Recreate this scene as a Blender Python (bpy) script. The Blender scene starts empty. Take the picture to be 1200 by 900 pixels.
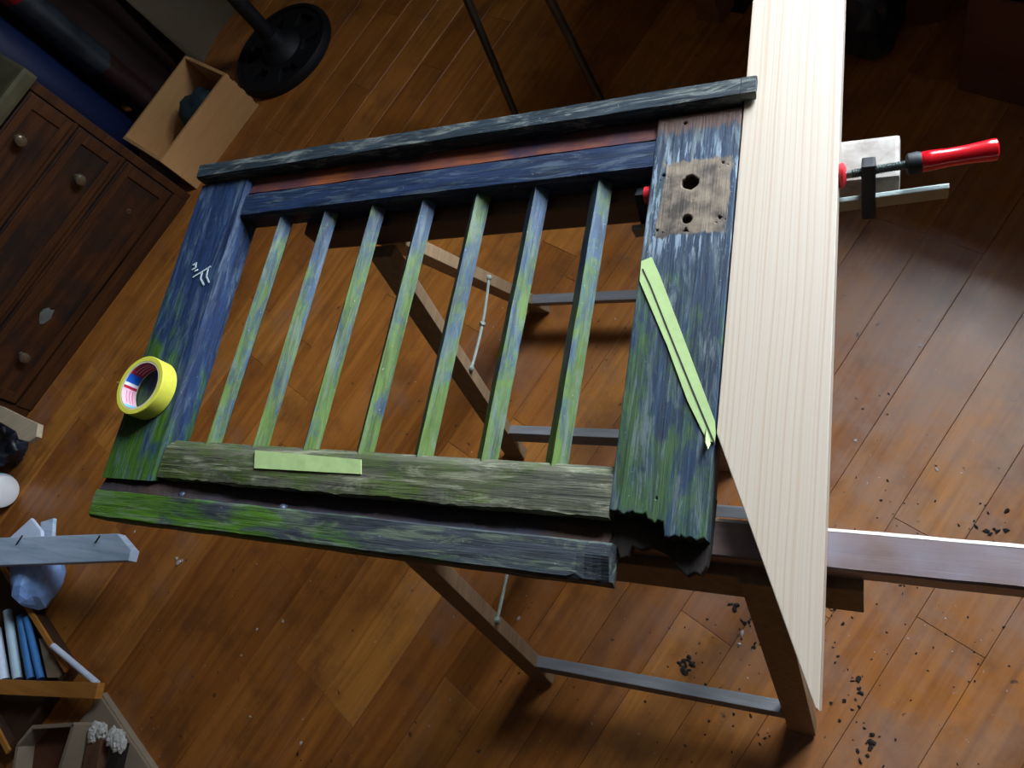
import bpy, bmesh, math, random
from mathutils import Vector, Matrix, noise as mnoise

random.seed(7)
SC = bpy.context.scene
COL = SC.collection

# ------------------------------------------------------------------ camera
F_PX, CAM_Z = 894.54, 1.615
R_ROWS = Matrix(((0.8980801, 0.0098312, -0.43972205),
                 (0.16469003, -0.93453656, 0.3154657),
                 (-0.40783493, -0.3557313, -0.84090779)))   # world = R_ROWS @ (right, down, forward)
cam_data = bpy.data.cameras.new('camera')
cam_data.sensor_width = 36.0
cam_data.lens = F_PX / 1200.0 * 36.0
cam_data.clip_start = 0.02
cam = bpy.data.objects.new('camera', cam_data)
COL.objects.link(cam)
right, down, fwd = R_ROWS.col[0], R_ROWS.col[1], R_ROWS.col[2]
m = Matrix((right, -down, -fwd)).transposed().to_4x4()
m.translation = Vector((0, 0, CAM_Z))
cam.matrix_world = m
SC.camera = cam

# ------------------------------------------------------------------ world, window light, exposure
world = bpy.data.worlds.new('overcast_sky')
SC.world = world
world.use_nodes = True
bg = world.node_tree.nodes['Background']
bg.inputs[0].default_value = (0.80, 0.90, 1.0, 1)
bg.inputs[1].default_value = 50.0
SC.view_settings.view_transform = 'Standard'
SC.view_settings.look = 'None'
SC.view_settings.gamma = 1.0
SC.view_settings.use_curve_mapping = False
SC.view_settings.exposure = 0.0

# room axes: A points to the window wall, B along it
A = Vector((0.468, 0.884, 0)); B = Vector((0.884, -0.468, 0)); UP = Vector((0, 0, 1))
ANG = math.atan2(A.y, A.x)
def ab(a, b, z=0.0): return A * a + B * b + UP * z
WIN_A, LEFT_B, RIGHT_B, BACK_A, CEIL = 1.80, -3.45, 2.2, -3.0, 2.75
WB0, WB1, WZ0, WZ1 = -0.92, 0.22, 1.05, 2.5      # window opening

portal = bpy.data.lights.new('window_portal', 'AREA')
portal.shape = 'RECTANGLE'; portal.size = WB1 - WB0; portal.size_y = WZ1 - WZ0
portal.cycles.is_portal = True
po = bpy.data.objects.new('window_portal', portal); COL.objects.link(po)
po.matrix_world = Matrix((B, UP, A)).transposed().to_4x4()     # local -Z looks into the room (-A)
po.location = ab(WIN_A + 0.02, (WB0 + WB1) / 2, (WZ0 + WZ1) / 2)

# ------------------------------------------------------------------ helpers
def P(x, y, z=0.0):
    """photo pixel (1200x900) to the point where its ray meets the level z"""
    d = R_ROWS @ Vector((x - 600, y - 450, F_PX))
    return Vector((0, 0, CAM_Z)) + d * ((z - CAM_Z) / d.z)
def proj(p):
    q = R_ROWS.transposed() @ (Vector(p) - Vector((0, 0, CAM_Z)))
    if q.z <= 0.01: return None
    return 600 + F_PX * q.x / q.z, 450 + F_PX * q.y / q.z

def thing(name, label, cat, loc=(0, 0, 0), group=None):
    o = bpy.data.objects.new(name, None); COL.objects.link(o)
    o.location = loc; o.empty_display_size = 0.05
    o['label'] = label; o['category'] = cat
    if group: o['group'] = group
    return o
def tag(o, label, cat, group=None, kind=None):
    if label: o['label'] = label
    if cat: o['category'] = cat
    if group: o['group'] = group
    if kind: o['kind'] = kind
    return o
def wloc(o):
    v = Vector((0, 0, 0))
    while o is not None:
        v += o.location; o = o.parent
    return v
def obj(name, bm, mat, parent=None, loc=None, smooth=False):
    """bm is in world coordinates; becomes one mesh object, its origin at loc (or the centre of its base)"""
    me = bpy.data.meshes.new(name)
    bmesh.ops.recalc_face_normals(bm, faces=bm.faces)
    if loc is None:
        lo = [min(v.co[i] for v in bm.verts) for i in range(3)]; hi = [max(v.co[i] for v in bm.verts) for i in range(3)]
        loc = Vector(((lo[0] + hi[0]) / 2, (lo[1] + hi[1]) / 2, lo[2]))
    bmesh.ops.translate(bm, vec=-Vector(loc), verts=bm.verts)
    for f in bm.faces: f.smooth = smooth
    bm.to_mesh(me); bm.free()
    me.materials.append(mat)
    o = bpy.data.objects.new(name, me); COL.objects.link(o)
    if parent is not None:
        o.parent = parent; o.location = Vector(loc) - wloc(parent)
    else:
        o.location = loc
    if smooth:
        try: me.set_sharp_from_angle(angle=math.radians(40))
        except Exception: pass
    return o
def struct(name, bm, mat, parent=None):
    o = obj(name, bm, mat, parent)
    if parent is None: o['kind'] = 'structure'
    return o
def NB(): return bmesh.new()
def obox(bm, o, e1, e2, e3, r1, r2, r3, bev=0.0):
    """oriented box: origin o, axes e1 e2 e3 with ranges"""
    o = Vector(o); vs = []
    for c in r3:
        for b_ in r2:
            for a_ in r1:
                vs.append(bm.verts.new(o + Vector(e1) * a_ + Vector(e2) * b_ + Vector(e3) * c))
    fs = [bm.faces.new([vs[i] for i in q]) for q in ((0, 1, 3, 2), (4, 6, 7, 5), (0, 4, 5, 1), (2, 3, 7, 6), (0, 2, 6, 4), (1, 5, 7, 3))]
    if bev > 0:
        es = list({e for f in fs for e in f.edges})
        bmesh.ops.bevel(bm, geom=es, offset=bev, segments=2, affect='EDGES', profile=0.7)
    return bm
XA, YA = Vector((1, 0, 0)), Vector((0, 1, 0))
def box(bm, x0, x1, y0, y1, z0, z1, bev=0.0):
    return obox(bm, (0, 0, 0), XA, YA, UP, (x0, x1), (y0, y1), (z0, z1), bev)
def frame_of(d):
    d = Vector(d).normalized()
    u = d.cross(UP)
    if u.length < 1e-4: u = Vector((1, 0, 0))
    u.normalize(); return u, u.cross(d).normalized() * -1 if False else d.cross(u).normalized()
def beam(bm, p, q, w, h, side=None, bev=0.0):
    """rectangular bar from p to q, w along 'side', h along the other normal"""
    p, q = Vector(p), Vector(q); d = (q - p)
    L = d.length; d.normalize()
    s = (Vector(side) if side is not None else d.cross(UP)); s = (s - d * s.dot(d)).normalized()
    t = d.cross(s).normalized()
    return obox(bm, p, d, s, t, (0, L), (-w / 2, w / 2), (-h / 2, h / 2), bev)
def tube(bm, pts, rad, n=12, cap=True):
    pts = [Vector(p) for p in pts]
    rr = rad if isinstance(rad, (list, tuple)) else [rad] * len(pts)
    rings = []; u = None
    for i, p in enumerate(pts):
        d = (pts[min(i + 1, len(pts) - 1)] - pts[max(i - 1, 0)]).normalized()
        if u is None:
            u = d.cross(UP)
            if u.length < 1e-3: u = Vector((1, 0, 0))
        u = (u - d * u.dot(d)).normalized(); v = d.cross(u)
        rings.append([bm.verts.new(p + (u * math.cos(k * math.tau / n) + v * math.sin(k * math.tau / n)) * rr[i]) for k in range(n)])
    for a_, b_ in zip(rings, rings[1:]):
        for k in range(n): bm.faces.new((a_[k], a_[(k + 1) % n], b_[(k + 1) % n], b_[k]))
    if cap:
        bm.faces.new(rings[0][::-1]); bm.faces.new(rings[-1])
    return bm
def lathe(bm, c, prof, n=32, closed=False, axis=UP, xdir=None):
    """prof: list of (radius, height) along axis from c"""
    c = Vector(c); ax = Vector(axis).normalized()
    u = ax.orthogonal().normalized() if xdir is None else Vector(xdir).normalized(); v = ax.cross(u)
    rings = []
    for r, h in prof:
        if r < 1e-6: rings.append([bm.verts.new(c + ax * h)])
        else: rings.append([bm.verts.new(c + ax * h + (u * math.cos(k * math.tau / n) + v * math.sin(k * math.tau / n)) * r) for k in range(n)])
    pairs = list(zip(rings, rings[1:]))
    if closed: pairs.append((rings[-1], rings[0]))
    for a_, b_ in pairs:
        for k in range(n):
            k2 = (k + 1) % n
            if len(a_) == 1 and len(b_) == 1: continue
            if len(a_) == 1: bm.faces.new((a_[0], b_[k2], b_[k]))
            elif len(b_) == 1: bm.faces.new((a_[k], a_[k2], b_[0]))
            else: bm.faces.new((a_[k], a_[k2], b_[k2], b_[k]))
    return bm
def sweep(bm, sec, x0, x1, n, jit=0.001, seed=0, freq=18.0, amps=None, endjit=0.0):
    """weathered timber along X: polygon sec of (y, z), n segments, each vertex moved by smooth noise"""
    rings = []
    for i in range(n + 1):
        x = x0 + (x1 - x0) * i / n; ring = []
        for k, (y, z) in enumerate(sec):
            a_ = jit * (amps[k] if amps else 1.0)
            p = Vector((x * freq, k * 3.1 + seed, seed * 1.7))
            p2 = p * 3.1
            dy = (mnoise.noise(p) + 0.5 * mnoise.noise(p2)) * a_
            dz = (mnoise.noise(p + Vector((0, 50, 0))) + 0.5 * mnoise.noise(p2 + Vector((0, 50, 0)))) * a_ * 0.6
            ex = 0
            if i in (0, n) and endjit: ex = random.uniform(-endjit, endjit)
            ring.append(bm.verts.new((x + ex, y + dy, z + dz)))
        rings.append(ring)
    m_ = len(sec)
    for a_, b_ in zip(rings, rings[1:]):
        for k in range(m_): bm.faces.new((a_[k], a_[(k + 1) % m_], b_[(k + 1) % m_], b_[k]))
    bm.faces.new(rings[0][::-1]); bm.faces.new(rings[-1])
    return bm
def plate(outlines, z0, z1, bev=0.0):
    """flat plate with real holes; outlines are lists of (x, y), the first the outer edge"""
    cu = bpy.data.curves.new('tmp', 'CURVE'); cu.dimensions = '2D'; cu.fill_mode = 'BOTH'
    cu.extrude = (z1 - z0) / 2 - bev; cu.bevel_depth = bev; cu.bevel_resolution = 1
    for pts in outlines:
        s = cu.splines.new('POLY'); s.points.add(len(pts) - 1)
        for i, (x, y) in enumerate(pts): s.points[i].co = (x, y, 0, 1)
        s.use_cyclic_u = True
    o = bpy.data.objects.new('tmp', cu); COL.objects.link(o)
    dg = bpy.context.evaluated_depsgraph_get(); dg.update()
    me = bpy.data.meshes.new_from_object(o.evaluated_get(dg))
    bm = NB(); bm.from_mesh(me)
    bmesh.ops.remove_doubles(bm, verts=bm.verts, dist=1e-5)
    bmesh.ops.translate(bm, vec=(0, 0, (z0 + z1) / 2), verts=bm.verts)
    bpy.data.objects.remove(o); bpy.data.curves.remove(cu); bpy.data.meshes.remove(me)
    return bm
def ring_pts(cx, cy, r, n=14, wob=0.0, sy=1.0):
    return [(cx + math.cos(k * math.tau / n) * r * (1 + random.uniform(-wob, wob)), cy + sy * math.sin(k * math.tau / n) * r * (1 + random.uniform(-wob, wob))) for k in range(n)]
def blob(bm, c, rx, ry, rz, seed=0, amp=0.25, freq=2.2, sub=4, flat=0.0, rot=0.0):
    """crumpled lump: sphere displaced by noise, flattened below"""
    r = bmesh.ops.create_icosphere(bm, subdivisions=sub, radius=1.0)
    cr, sr = math.cos(rot), math.sin(rot)
    for v in r['verts']:
        n_ = v.co.copy()
        k = 1 + amp * mnoise.noise(n_ * freq + Vector((seed, 0, 0))) + amp * 0.6 * abs(mnoise.noise(n_ * freq * 2.7 + Vector((0, seed, 0))))
        p = Vector((n_.x * k * rx, n_.y * k * ry, max(n_.z * k, -flat if flat else -9) * rz))
        v.co = Vector((p.x * cr - p.y * sr, p.x * sr + p.y * cr, p.z)) + Vector(c)
    return bm

# ------------------------------------------------------------------ materials
ZT = 0.765; ZB = 0.723      # upper and lower face of the shutter
class NT:
    def __init__(s, name):
        s.m = bpy.data.materials.new(name); s.m.use_nodes = True
        s.t = s.m.node_tree; s.b = s.t.nodes['Principled BSDF']
    def n(s, ty, **k):
        nd = s.t.nodes.new(ty)
        for a_, v in k.items(): setattr(nd, a_, v)
        return nd
    def put(s, sock, v):
        if isinstance(v, bpy.types.NodeSocket): s.t.links.new(v, sock)
        elif isinstance(v, (tuple, list)) and len(v) == 3 and sock.type == 'RGBA': sock.default_value = (*v, 1)
        else: sock.default_value = v
    def pos(s): return s.n('ShaderNodeNewGeometry').outputs['Position']
    def objc(s): return s.n('ShaderNodeTexCoord').outputs['Object']
    def mp(s, v, scale=(1, 1, 1), rot=(0, 0, 0), loc=(0, 0, 0)):
        d = s.n('ShaderNodeMapping', vector_type='TEXTURE' if False else 'POINT'); s.put(d.inputs[0], v)
        d.inputs['Scale'].default_value = scale; d.inputs['Rotation'].default_value = rot; d.inputs['Location'].default_value = loc
        return d.outputs[0]
    def along(s, v, ang, across, alongs):
        """rotate so that the grain runs along angle ang (about Z), then stretch"""
        a_ = s.mp(v, rot=(0, 0, -ang)); return s.mp(a_, scale=(alongs, across, across))
    def noise(s, v, scale, detail=4, rough=0.6, dist=0.0):
        d = s.n('ShaderNodeTexNoise'); s.put(d.inputs['Vector'], v)
        d.inputs['Scale'].default_value = scale; d.inputs['Detail'].default_value = detail
        d.inputs['Roughness'].default_value = rough; d.inputs['Distortion'].default_value = dist
        return d.outputs['Fac']
    def ramp(s, f, stops):
        d = s.n('ShaderNodeValToRGB'); s.put(d.inputs[0], f); el = d.color_ramp.elements
        while len(el) < len(stops): el.new(0.5)
        for e, (p, c) in zip(el, stops):
            e.position = p; e.color = (*c, 1) if not isinstance(c, (int, float)) else (c, c, c, 1)
        return d.outputs[0]
    def mix(s, f, a_, b_, bt='MIX'):
        d = s.n('ShaderNodeMix', data_type='RGBA', blend_type=bt, clamp_factor=True)
        s.put(d.inputs[0], f); s.put(d.inputs[6], a_); s.put(d.inputs[7], b_); return d.outputs[2]
    def math(s, op, a_, b_=0.0, c_=0.0, clamp=False):
        d = s.n('ShaderNodeMath', operation=op, use_clamp=clamp)
        s.put(d.inputs[0], a_); s.put(d.inputs[1], b_); s.put(d.inputs[2], c_); return d.outputs[0]
    def xyz(s, v):
        d = s.n('ShaderNodeSeparateXYZ'); s.put(d.inputs[0], v); return d.outputs
    def step(s, f, lo, hi):
        d = s.n('ShaderNodeMapRange', interpolation_type='SMOOTHSTEP'); s.put(d.inputs[0], f)
        d.inputs[1].default_value = lo; d.inputs[2].default_value = hi; return d.outputs[0]
    def bump(s, h, strength=0.4, dist=0.003):
        d = s.n('ShaderNodeBump'); s.put(d.inputs['Height'], h)
        d.inputs['Strength'].default_value = strength; d.inputs['Distance'].default_value = dist
        s.t.links.new(d.outputs[0], s.b.inputs['Normal'])
    def out(s, col, rough=0.6, metal=0.0, spec=None):
        s.put(s.b.inputs['Base Color'], col); s.put(s.b.inputs['Roughness'], rough); s.b.inputs['Metallic'].default_value = metal
        if spec is not None: s.b.inputs['Specular IOR Level'].default_value = spec
        return s.m

def m_plain(name, col, rough=0.6, metal=0.0, var=0.25, scale=25, bump=0.15, spec=None):
    t = NT(name); f = t.noise(t.objc(), scale, 5)
    c = t.mix(t.ramp(f, [(0.3, 0.0), (0.7, 1.0)]), tuple(x * (1 - var) for x in col), tuple(min(1, x * (1 + var)) for x in col))
    if bump: t.bump(f, bump, 0.002)
    return t.out(c, rough, metal, spec)
def m_wood(name, dark, light, ang=0.0, across=60, alongs=5, rough=0.6, bump=0.25, stain=None, world_space=False):
    t = NT(name); v = t.pos() if world_space else t.objc()
    g = t.along(v, ang, across, alongs)
    f = t.noise(g, 1.0, 5, 0.65, 0.4); f2 = t.noise(t.along(v, ang, across * 5, alongs * 2), 1.0, 3)
    ff = t.math('ADD', t.math('MULTIPLY', f, 0.7), t.math('MULTIPLY', f2, 0.3))
    c = t.mix(t.ramp(ff, [(0.32, 0.0), (0.68, 1.0)]), dark, light)
    if stain:
        c = t.mix(t.math('MULTIPLY', t.ramp(t.noise(v, 6, 5), [(0.40, 0.0), (0.62, 1.0)]), 0.85), c, stain)
    t.bump(ff, bump, 0.002)
    return t.out(c, rough)

# weathered shutter paint: blue paint, green algae towards the near edge, grey scuffs, bare wood
def m_shutter(name, ang, blue=(0.016, 0.055, 0.19), green=(0.085, 0.20, 0.02), grey=(0.22, 0.30, 0.36), bare=(0.10, 0.045, 0.018),
              y_green=0.40, y_soft=0.22, green_amt=1.0, grey_amt=0.5, bare_amt=0.25, plate_patch=False, x_bias=None, black_amt=0.35, g_w=0.35):
    t = NT(name); v = t.pos(); g = t.along(v, ang, 90, 7); gf = t.noise(g, 1.0, 5, 0.7, 0.5)
    fine = t.noise(t.along(v, ang, 420, 10), 1.0, 4, 0.6)
    big = t.noise(t.along(v, ang, 30, 11), 1.0, 6, 0.68, 0.6)
    x, y, z = t.xyz(v)
    c = t.mix(t.ramp(gf, [(0.3, 0.0), (0.7, 1.0)]), tuple(k * 0.35 for k in blue), tuple(k * 1.4 for k in blue))
    # algae, growing where this edge of the shutter stayed wet
    gy = t.math('DIVIDE', t.math('SUBTRACT', y_green, y), y_soft)
    if x_bias: gy = t.math('ADD', gy, t.math('MULTIPLY', t.math('SUBTRACT', x_bias[0], x), x_bias[1]))
    gm = t.math('ADD', t.math('MULTIPLY', gy, g_w), t.math('MULTIPLY', t.math('SUBTRACT', big, 0.5), 3.6))
    gm = t.math('MULTIPLY', t.step(gm, -0.30, 0.50), green_amt, clamp=True)
    gc = t.mix(t.ramp(gf, [(0.3, 0.0), (0.75, 1.0)]), tuple(k * 0.5 for k in green), tuple(min(1, k * 1.6) for k in green))
    c = t.mix(gm, c, gc)
    # pale scuffs along the grain
    s1 = t.noise(t.along(v, ang, 60, 9), 1.0, 6, 0.75, 0.8)
    c = t.mix(t.math('MULTIPLY', t.step(s1, 0.49, 0.64), grey_amt), c, grey)
    # bare wood
    b1 = t.noise(t.along(v, ang, 22, 5), 1.0, 5, 0.7)
    c = t.mix(t.math('MULTIPLY', t.step(b1, 0.60, 0.68), bare_amt), c, bare)
    # black cracks and rot streaks along the grain
    c = t.mix(t.math('MULTIPLY', t.step(fine, 0.56, 0.68), black_amt), c, (0.006, 0.006, 0.008))
    # white paint flecks
    fl = t.noise(v, 230, 2, 0.5)
    c = t.mix(t.math('MULTIPLY', t.step(fl, 0.72, 0.77), 0.4), c, (0.42, 0.46, 0.48))
    if plate_patch:
        # bare square left by a removed lock plate, ragged paint around it
        w = t.math('MULTIPLY', t.math('SUBTRACT', t.noise(t.along(v, ang, 90, 20), 1.0, 4), 0.5), 0.02)
        dx = t.math('SUBTRACT', t.math('ABSOLUTE', t.math('SUBTRACT', x, -0.2275)), 0.044)
        dy = t.math('SUBTRACT', t.math('ABSOLUTE', t.math('SUBTRACT', y, 0.584)), 0.056)
        dd = t.math('ADD', t.math('MAXIMUM', dx, dy), w)
        wood = t.mix(t.ramp(t.noise(v, 26, 5, 0.6), [(0.38, 0.0), (0.60, 1.0)]), (0.045, 0.034, 0.026), (0.215, 0.165, 0.115))
        wood = t.mix(t.math('MULTIPLY', t.step(fine, 0.5, 0.7), 0.5), wood, (0.05, 0.04, 0.035))
        # flaked white primer band above and below the bare square
        fb = t.noise(t.along(v, ang, 150, 16), 1.0, 4, 0.7)
        band = t.math('MULTIPLY', t.step(dd, 0.055, 0.01), t.step(fb, 0.52, 0.60))
        c = t.mix(t.math('MULTIPLY', band, 0.7), c, (0.24, 0.31, 0.37))
        wood = t.mix(t.step(z, ZT - 0.003, ZT - 0.006), wood, (0.010, 0.008, 0.007))     # bored holes go near-black with depth, shade painted in
        c = t.mix(t.step(dd, 0.003, -0.001), c, wood)
        # bare brown strip against the top moulding
        c = t.mix(t.math('MULTIPLY', t.step(t.math('ADD', y, t.math('MULTIPLY', w, 2.5)), 0.685, 0.70), 0.75), c, (0.12, 0.06, 0.035))
    h = t.math('ADD', t.math('MULTIPLY', gf, 0.7), t.math('MULTIPLY', fine, 0.4))
    t.bump(h, 0.55, 0.004)
    return t.out(c, 0.62, 0, 0.35)

def m_floor():
    t = NT('parquet_oak'); v = t.pos()
    oi = t.n('ShaderNodeObjectInfo').outputs['Random']; isl = t.n('ShaderNodeNewGeometry').outputs['Random Per Island']
    rnd = t.math('FRACT', t.math('ADD', oi, isl))
    off = t.n('ShaderNodeVectorMath', operation='ADD'); t.put(off.inputs[0], v)
    cx = t.n('ShaderNodeCombineXYZ'); t.put(cx.inputs[0], t.math('MULTIPLY', rnd, 7.0)); t.put(cx.inputs[1], t.math('MULTIPLY', rnd, 3.0)); t.put(off.inputs[1], cx.outputs[0])
    g = t.noise(t.along(off.outputs[0], ANG, 45, 2.2), 1.0, 5, 0.65, 0.5)
    fine = t.noise(t.along(v, ANG, 300, 8), 1.0, 3)
    base = t.ramp(rnd, [(0.0, (0.30, 0.108, 0.020)), (0.4, (0.34, 0.126, 0.023)), (0.75, (0.39, 0.152, 0.029)), (1.0, (0.46, 0.195, 0.040))])
    c = t.mix(t.ramp(g, [(0.25, 0.0), (0.75, 1.0)]), t.mix(1.0, base, (0.55, 0.45, 0.40), 'MULTIPLY'), t.mix(1.0, base, (1.25, 1.2, 1.15), 'MULTIPLY'))
    # worn, dirty film: dark blotches and grey dust trodden in around the trestles
    st = t.noise(v, 7.0, 6, 0.68)
    c = t.mix(t.math('MULTIPLY', t.step(st, 0.45, 0.70), 0.55), c, (0.10, 0.038, 0.016))
    x, y, z = t.xyz(v)
    d2 = t.math('SQRT', t.math('ADD', t.math('POWER', t.math('SUBTRACT', x, 0.10), 2.0), t.math('POWER', t.math('SUBTRACT', y, 0.45), 2.0)))
    du = t.math('MULTIPLY', t.step(d2, 1.1, 0.15), t.step(t.noise(v, 4.5, 6, 0.7), 0.34, 0.66))
    c = t.mix(t.math('MULTIPLY', du, 0.6), c, (0.29, 0.19, 0.145))
    d3 = t.noise(v, 2.6, 5, 0.7)
    c = t.mix(t.math('MULTIPLY', t.step(d3, 0.52, 0.70), 0.35), c, (0.24, 0.155, 0.13))
    sp = t.noise(v, 42, 3, 0.5)
    c = t.mix(t.math('MULTIPLY', t.step(sp, 0.69, 0.74), 0.75), c, (0.018, 0.014, 0.018))
    sp2 = t.noise(v, 75, 2, 0.5)
    c = t.mix(t.math('MULTIPLY', t.step(sp2, 0.735, 0.77), 0.6), c, (0.45, 0.42, 0.42))
    t.bump(t.math('ADD', t.math('MULTIPLY', fine, 0.3), t.math('MULTIPLY', st, 0.7)), 0.12, 0.003)
    r = t.math('ADD', 0.20, t.math('MULTIPLY', t.noise(v, 9, 4), 0.34))
    return t.out(c, r, 0, 0.5)

def m_plank():
    t = NT('fresh_larch'); v = t.objc()
    # annual rings: straight quarter-sawn lines, slightly wavy, of uneven strength and spacing
    wob = t.noise(t.mp(v, scale=(6, 1.1, 1)), 1.0, 3)
    x, y, z = t.xyz(v)
    xx = t.math('ADD', x, t.math('MULTIPLY', wob, 0.022))
    cv = t.n('ShaderNodeCombineXYZ'); t.put(cv.inputs[0], t.math('MULTIPLY', xx, 300.0)); t.put(cv.inputs[1], t.math('MULTIPLY', y, 0.35))
    ln = t.noise(cv.outputs[0], 1.0, 2, 0.45)
    f = t.math('MULTIPLY', t.step(ln, 0.44, 0.68), t.math('ADD', 0.15, t.noise(t.mp(v, scale=(22, 0.8, 1)), 1.0, 2)))
    c = t.mix(f, (0.47, 0.405, 0.33), (0.39, 0.265, 0.175))
    c = t.mix(t.math('MULTIPLY', t.step(t.noise(t.mp(v, scale=(9, 0.5, 1)), 1.0, 2), 0.35, 0.65), 0.35), c, (0.45, 0.355, 0.275))
    fl = t.noise(t.mp(v, scale=(1, 0.5, 1)), 120, 2)
    c = t.mix(t.math('MULTIPLY', t.step(fl, 0.775, 0.80), 0.7), c, (0.14, 0.08, 0.05))
    t.bump(f, 0.05, 0.001)
    return t.out(c, 0.5, 0, 0.4)

M = {}
M['floor'] = m_floor()
M['sub'] = m_plain('subfloor_dark', (0.02, 0.012, 0.008), 0.9)
M['wall'] = m_plain('old_plaster', (0.055, 0.040, 0.028), 0.9, var=0.15, scale=4)
M['ceil'] = m_plain('smoked_ceiling', (0.07, 0.055, 0.042), 0.9, var=0.1, scale=3)
M['white_paint'] = m_plain('white_gloss_paint', (0.7, 0.7, 0.68), 0.35, var=0.05)
M['trim'] = m_wood('dark_skirting_wood', (0.03, 0.014, 0.007), (0.07, 0.03, 0.014), ANG)
M['stile_l'] = m_shutter('shutter_paint_left_stile', math.pi / 2, blue=(0.010, 0.028, 0.085), y_green=0.36, y_soft=0.10, x_bias=(-1.125, 14.0), grey=(0.075, 0.115, 0.17), grey_amt=0.7, bare_amt=0.0, green=(0.035, 0.095, 0.006))
M['stile_r'] = m_shutter('shutter_paint_right_stile', math.pi / 2, blue=(0.014, 0.032, 0.064), y_green=0.27, y_soft=0.20, x_bias=(-0.235, 6.0), green_amt=0.75, grey=(0.12, 0.15, 0.155), grey_amt=0.7, bare_amt=0.05, plate_patch=True, green=(0.045, 0.10, 0.016))
M['rail_far'] = m_shutter('shutter_paint_far_rail', 0.0, blue=(0.0075, 0.020, 0.058), y_green=0.2, green_amt=0.3, green=(0.04, 0.075, 0.02), grey=(0.085, 0.115, 0.145), grey_amt=0.6, bare_amt=0.6, black_amt=0.6)
M['rebate'] = m_wood('bare_red_rebate', (0.015, 0.004, 0.003), (0.34, 0.088, 0.020), 0.0, 70, 7, 0.6, stain=(0.008, 0.012, 0.04), world_space=True)
M['cap'] = m_shutter('shutter_paint_top_moulding', 0.0, blue=(0.018, 0.030, 0.042), green=(0.04, 0.07, 0.02), y_green=0.3, green_amt=0.35, grey=(0.17, 0.185, 0.165), grey_amt=0.85, bare_amt=0.0)
M['rail_near'] = m_shutter('shutter_weathered_near_rail', 0.0, blue=(0.085, 0.085, 0.058), green=(0.055, 0.085, 0.018), grey=(0.25, 0.25, 0.17), y_green=0.24, y_soft=0.4, grey_amt=0.75, bare_amt=0.15, black_amt=0.9, x_bias=(-0.75, 1.6))
M['strip_near'] = m_shutter('shutter_mossy_near_moulding', 0.0, blue=(0.040, 0.048, 0.060), green=(0.05, 0.125, 0.010), grey=(0.15, 0.19, 0.12), y_green=0.105, y_soft=0.05, grey_amt=0.6, bare_amt=0.0, black_amt=0.6, x_bias=(-0.78, 4.2))
M['bar'] = m_shutter('shutter_paint_slats', math.pi / 2, blue=(0.030, 0.060, 0.115), green=(0.075, 0.130, 0.022), grey=(0.13, 0.165, 0.15), y_green=0.52, y_soft=0.10, g_w=0.16, grey_amt=0.6, bare_amt=0.0, black_amt=0.4)
M['rot'] = m_wood('rotten_wood', (0.004, 0.003, 0.003), (0.045, 0.020, 0.011), 0.0, 80, 12, 0.85, 0.8, stain=(0.012, 0.014, 0.030), world_space=True)
M['rot_y'] = m_wood('rotten_end_grain', (0.003, 0.0025, 0.002), (0.022, 0.013, 0.008), math.pi / 2, 140, 12, 0.9, 0.9)
M['tape'] = m_plain('masking_tape', (0.36, 0.48, 0.20), 0.6, var=0.08, scale=60, bump=0.2)
M['tape_roll'] = m_plain('masking_tape_roll', (0.58, 0.56, 0.06), 0.5, var=0.06, scale=80, bump=0.1)
M['core'] = m_plain('card_core', (0.55, 0.50, 0.40), 0.7, var=0.1)
M['pencil'] = m_plain('pencil_line', (0.012, 0.012, 0.016), 0.6)
M['chalk'] = m_plain('chalk', (0.42, 0.48, 0.52), 0.9, var=0.3, scale=200)
M['crimson'] = m_plain('print_crimson', (0.42, 0.012, 0.05), 0.4, var=0.1)
M['print_blue'] = m_plain('print_blue', (0.01, 0.10, 0.55), 0.4, var=0.1)
M['print_pink'] = m_plain('print_pale_pink', (0.75, 0.42, 0.52), 0.4, var=0.12, scale=160)
M['print_cyan'] = m_plain('print_cyan', (0.10, 0.50, 0.70), 0.4, var=0.1)
M['print_white'] = m_plain('print_white', (0.75, 0.75, 0.78), 0.4, var=0.05)
M['plank'] = m_plank()
M['steel'] = m_plain('galvanised_steel', (0.42, 0.47, 0.45), 0.35, 0.9, var=0.1, scale=60)
M['dark_steel'] = m_plain('dull_dark_steel', (0.16, 0.19, 0.18), 0.38, 0.9, var=0.15, scale=60)
M['black_iron'] = m_plain('black_iron', (0.006, 0.0065, 0.009), 0.6, 0.3, var=0.3)
M['leg_metal'] = m_plain('tarnished_brown_metal', (0.07, 0.055, 0.04), 0.35, 0.8, var=0.3, scale=20)
M['red_gloss'] = m_plain('red_lacquer', (0.55, 0.005, 0.012), 0.16, 0, var=0.04, bump=0.0, spec=0.6)
M['red_plastic'] = m_plain('red_plastic', (0.55, 0.02, 0.03), 0.4)
M['timber_near'] = m_wood('paint_stained_timber', (0.12, 0.065, 0.052), (0.21, 0.135, 0.11), 0.0, 40, 4, 0.5, stain=(0.21, 0.19, 0.225), world_space=True)
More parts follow.
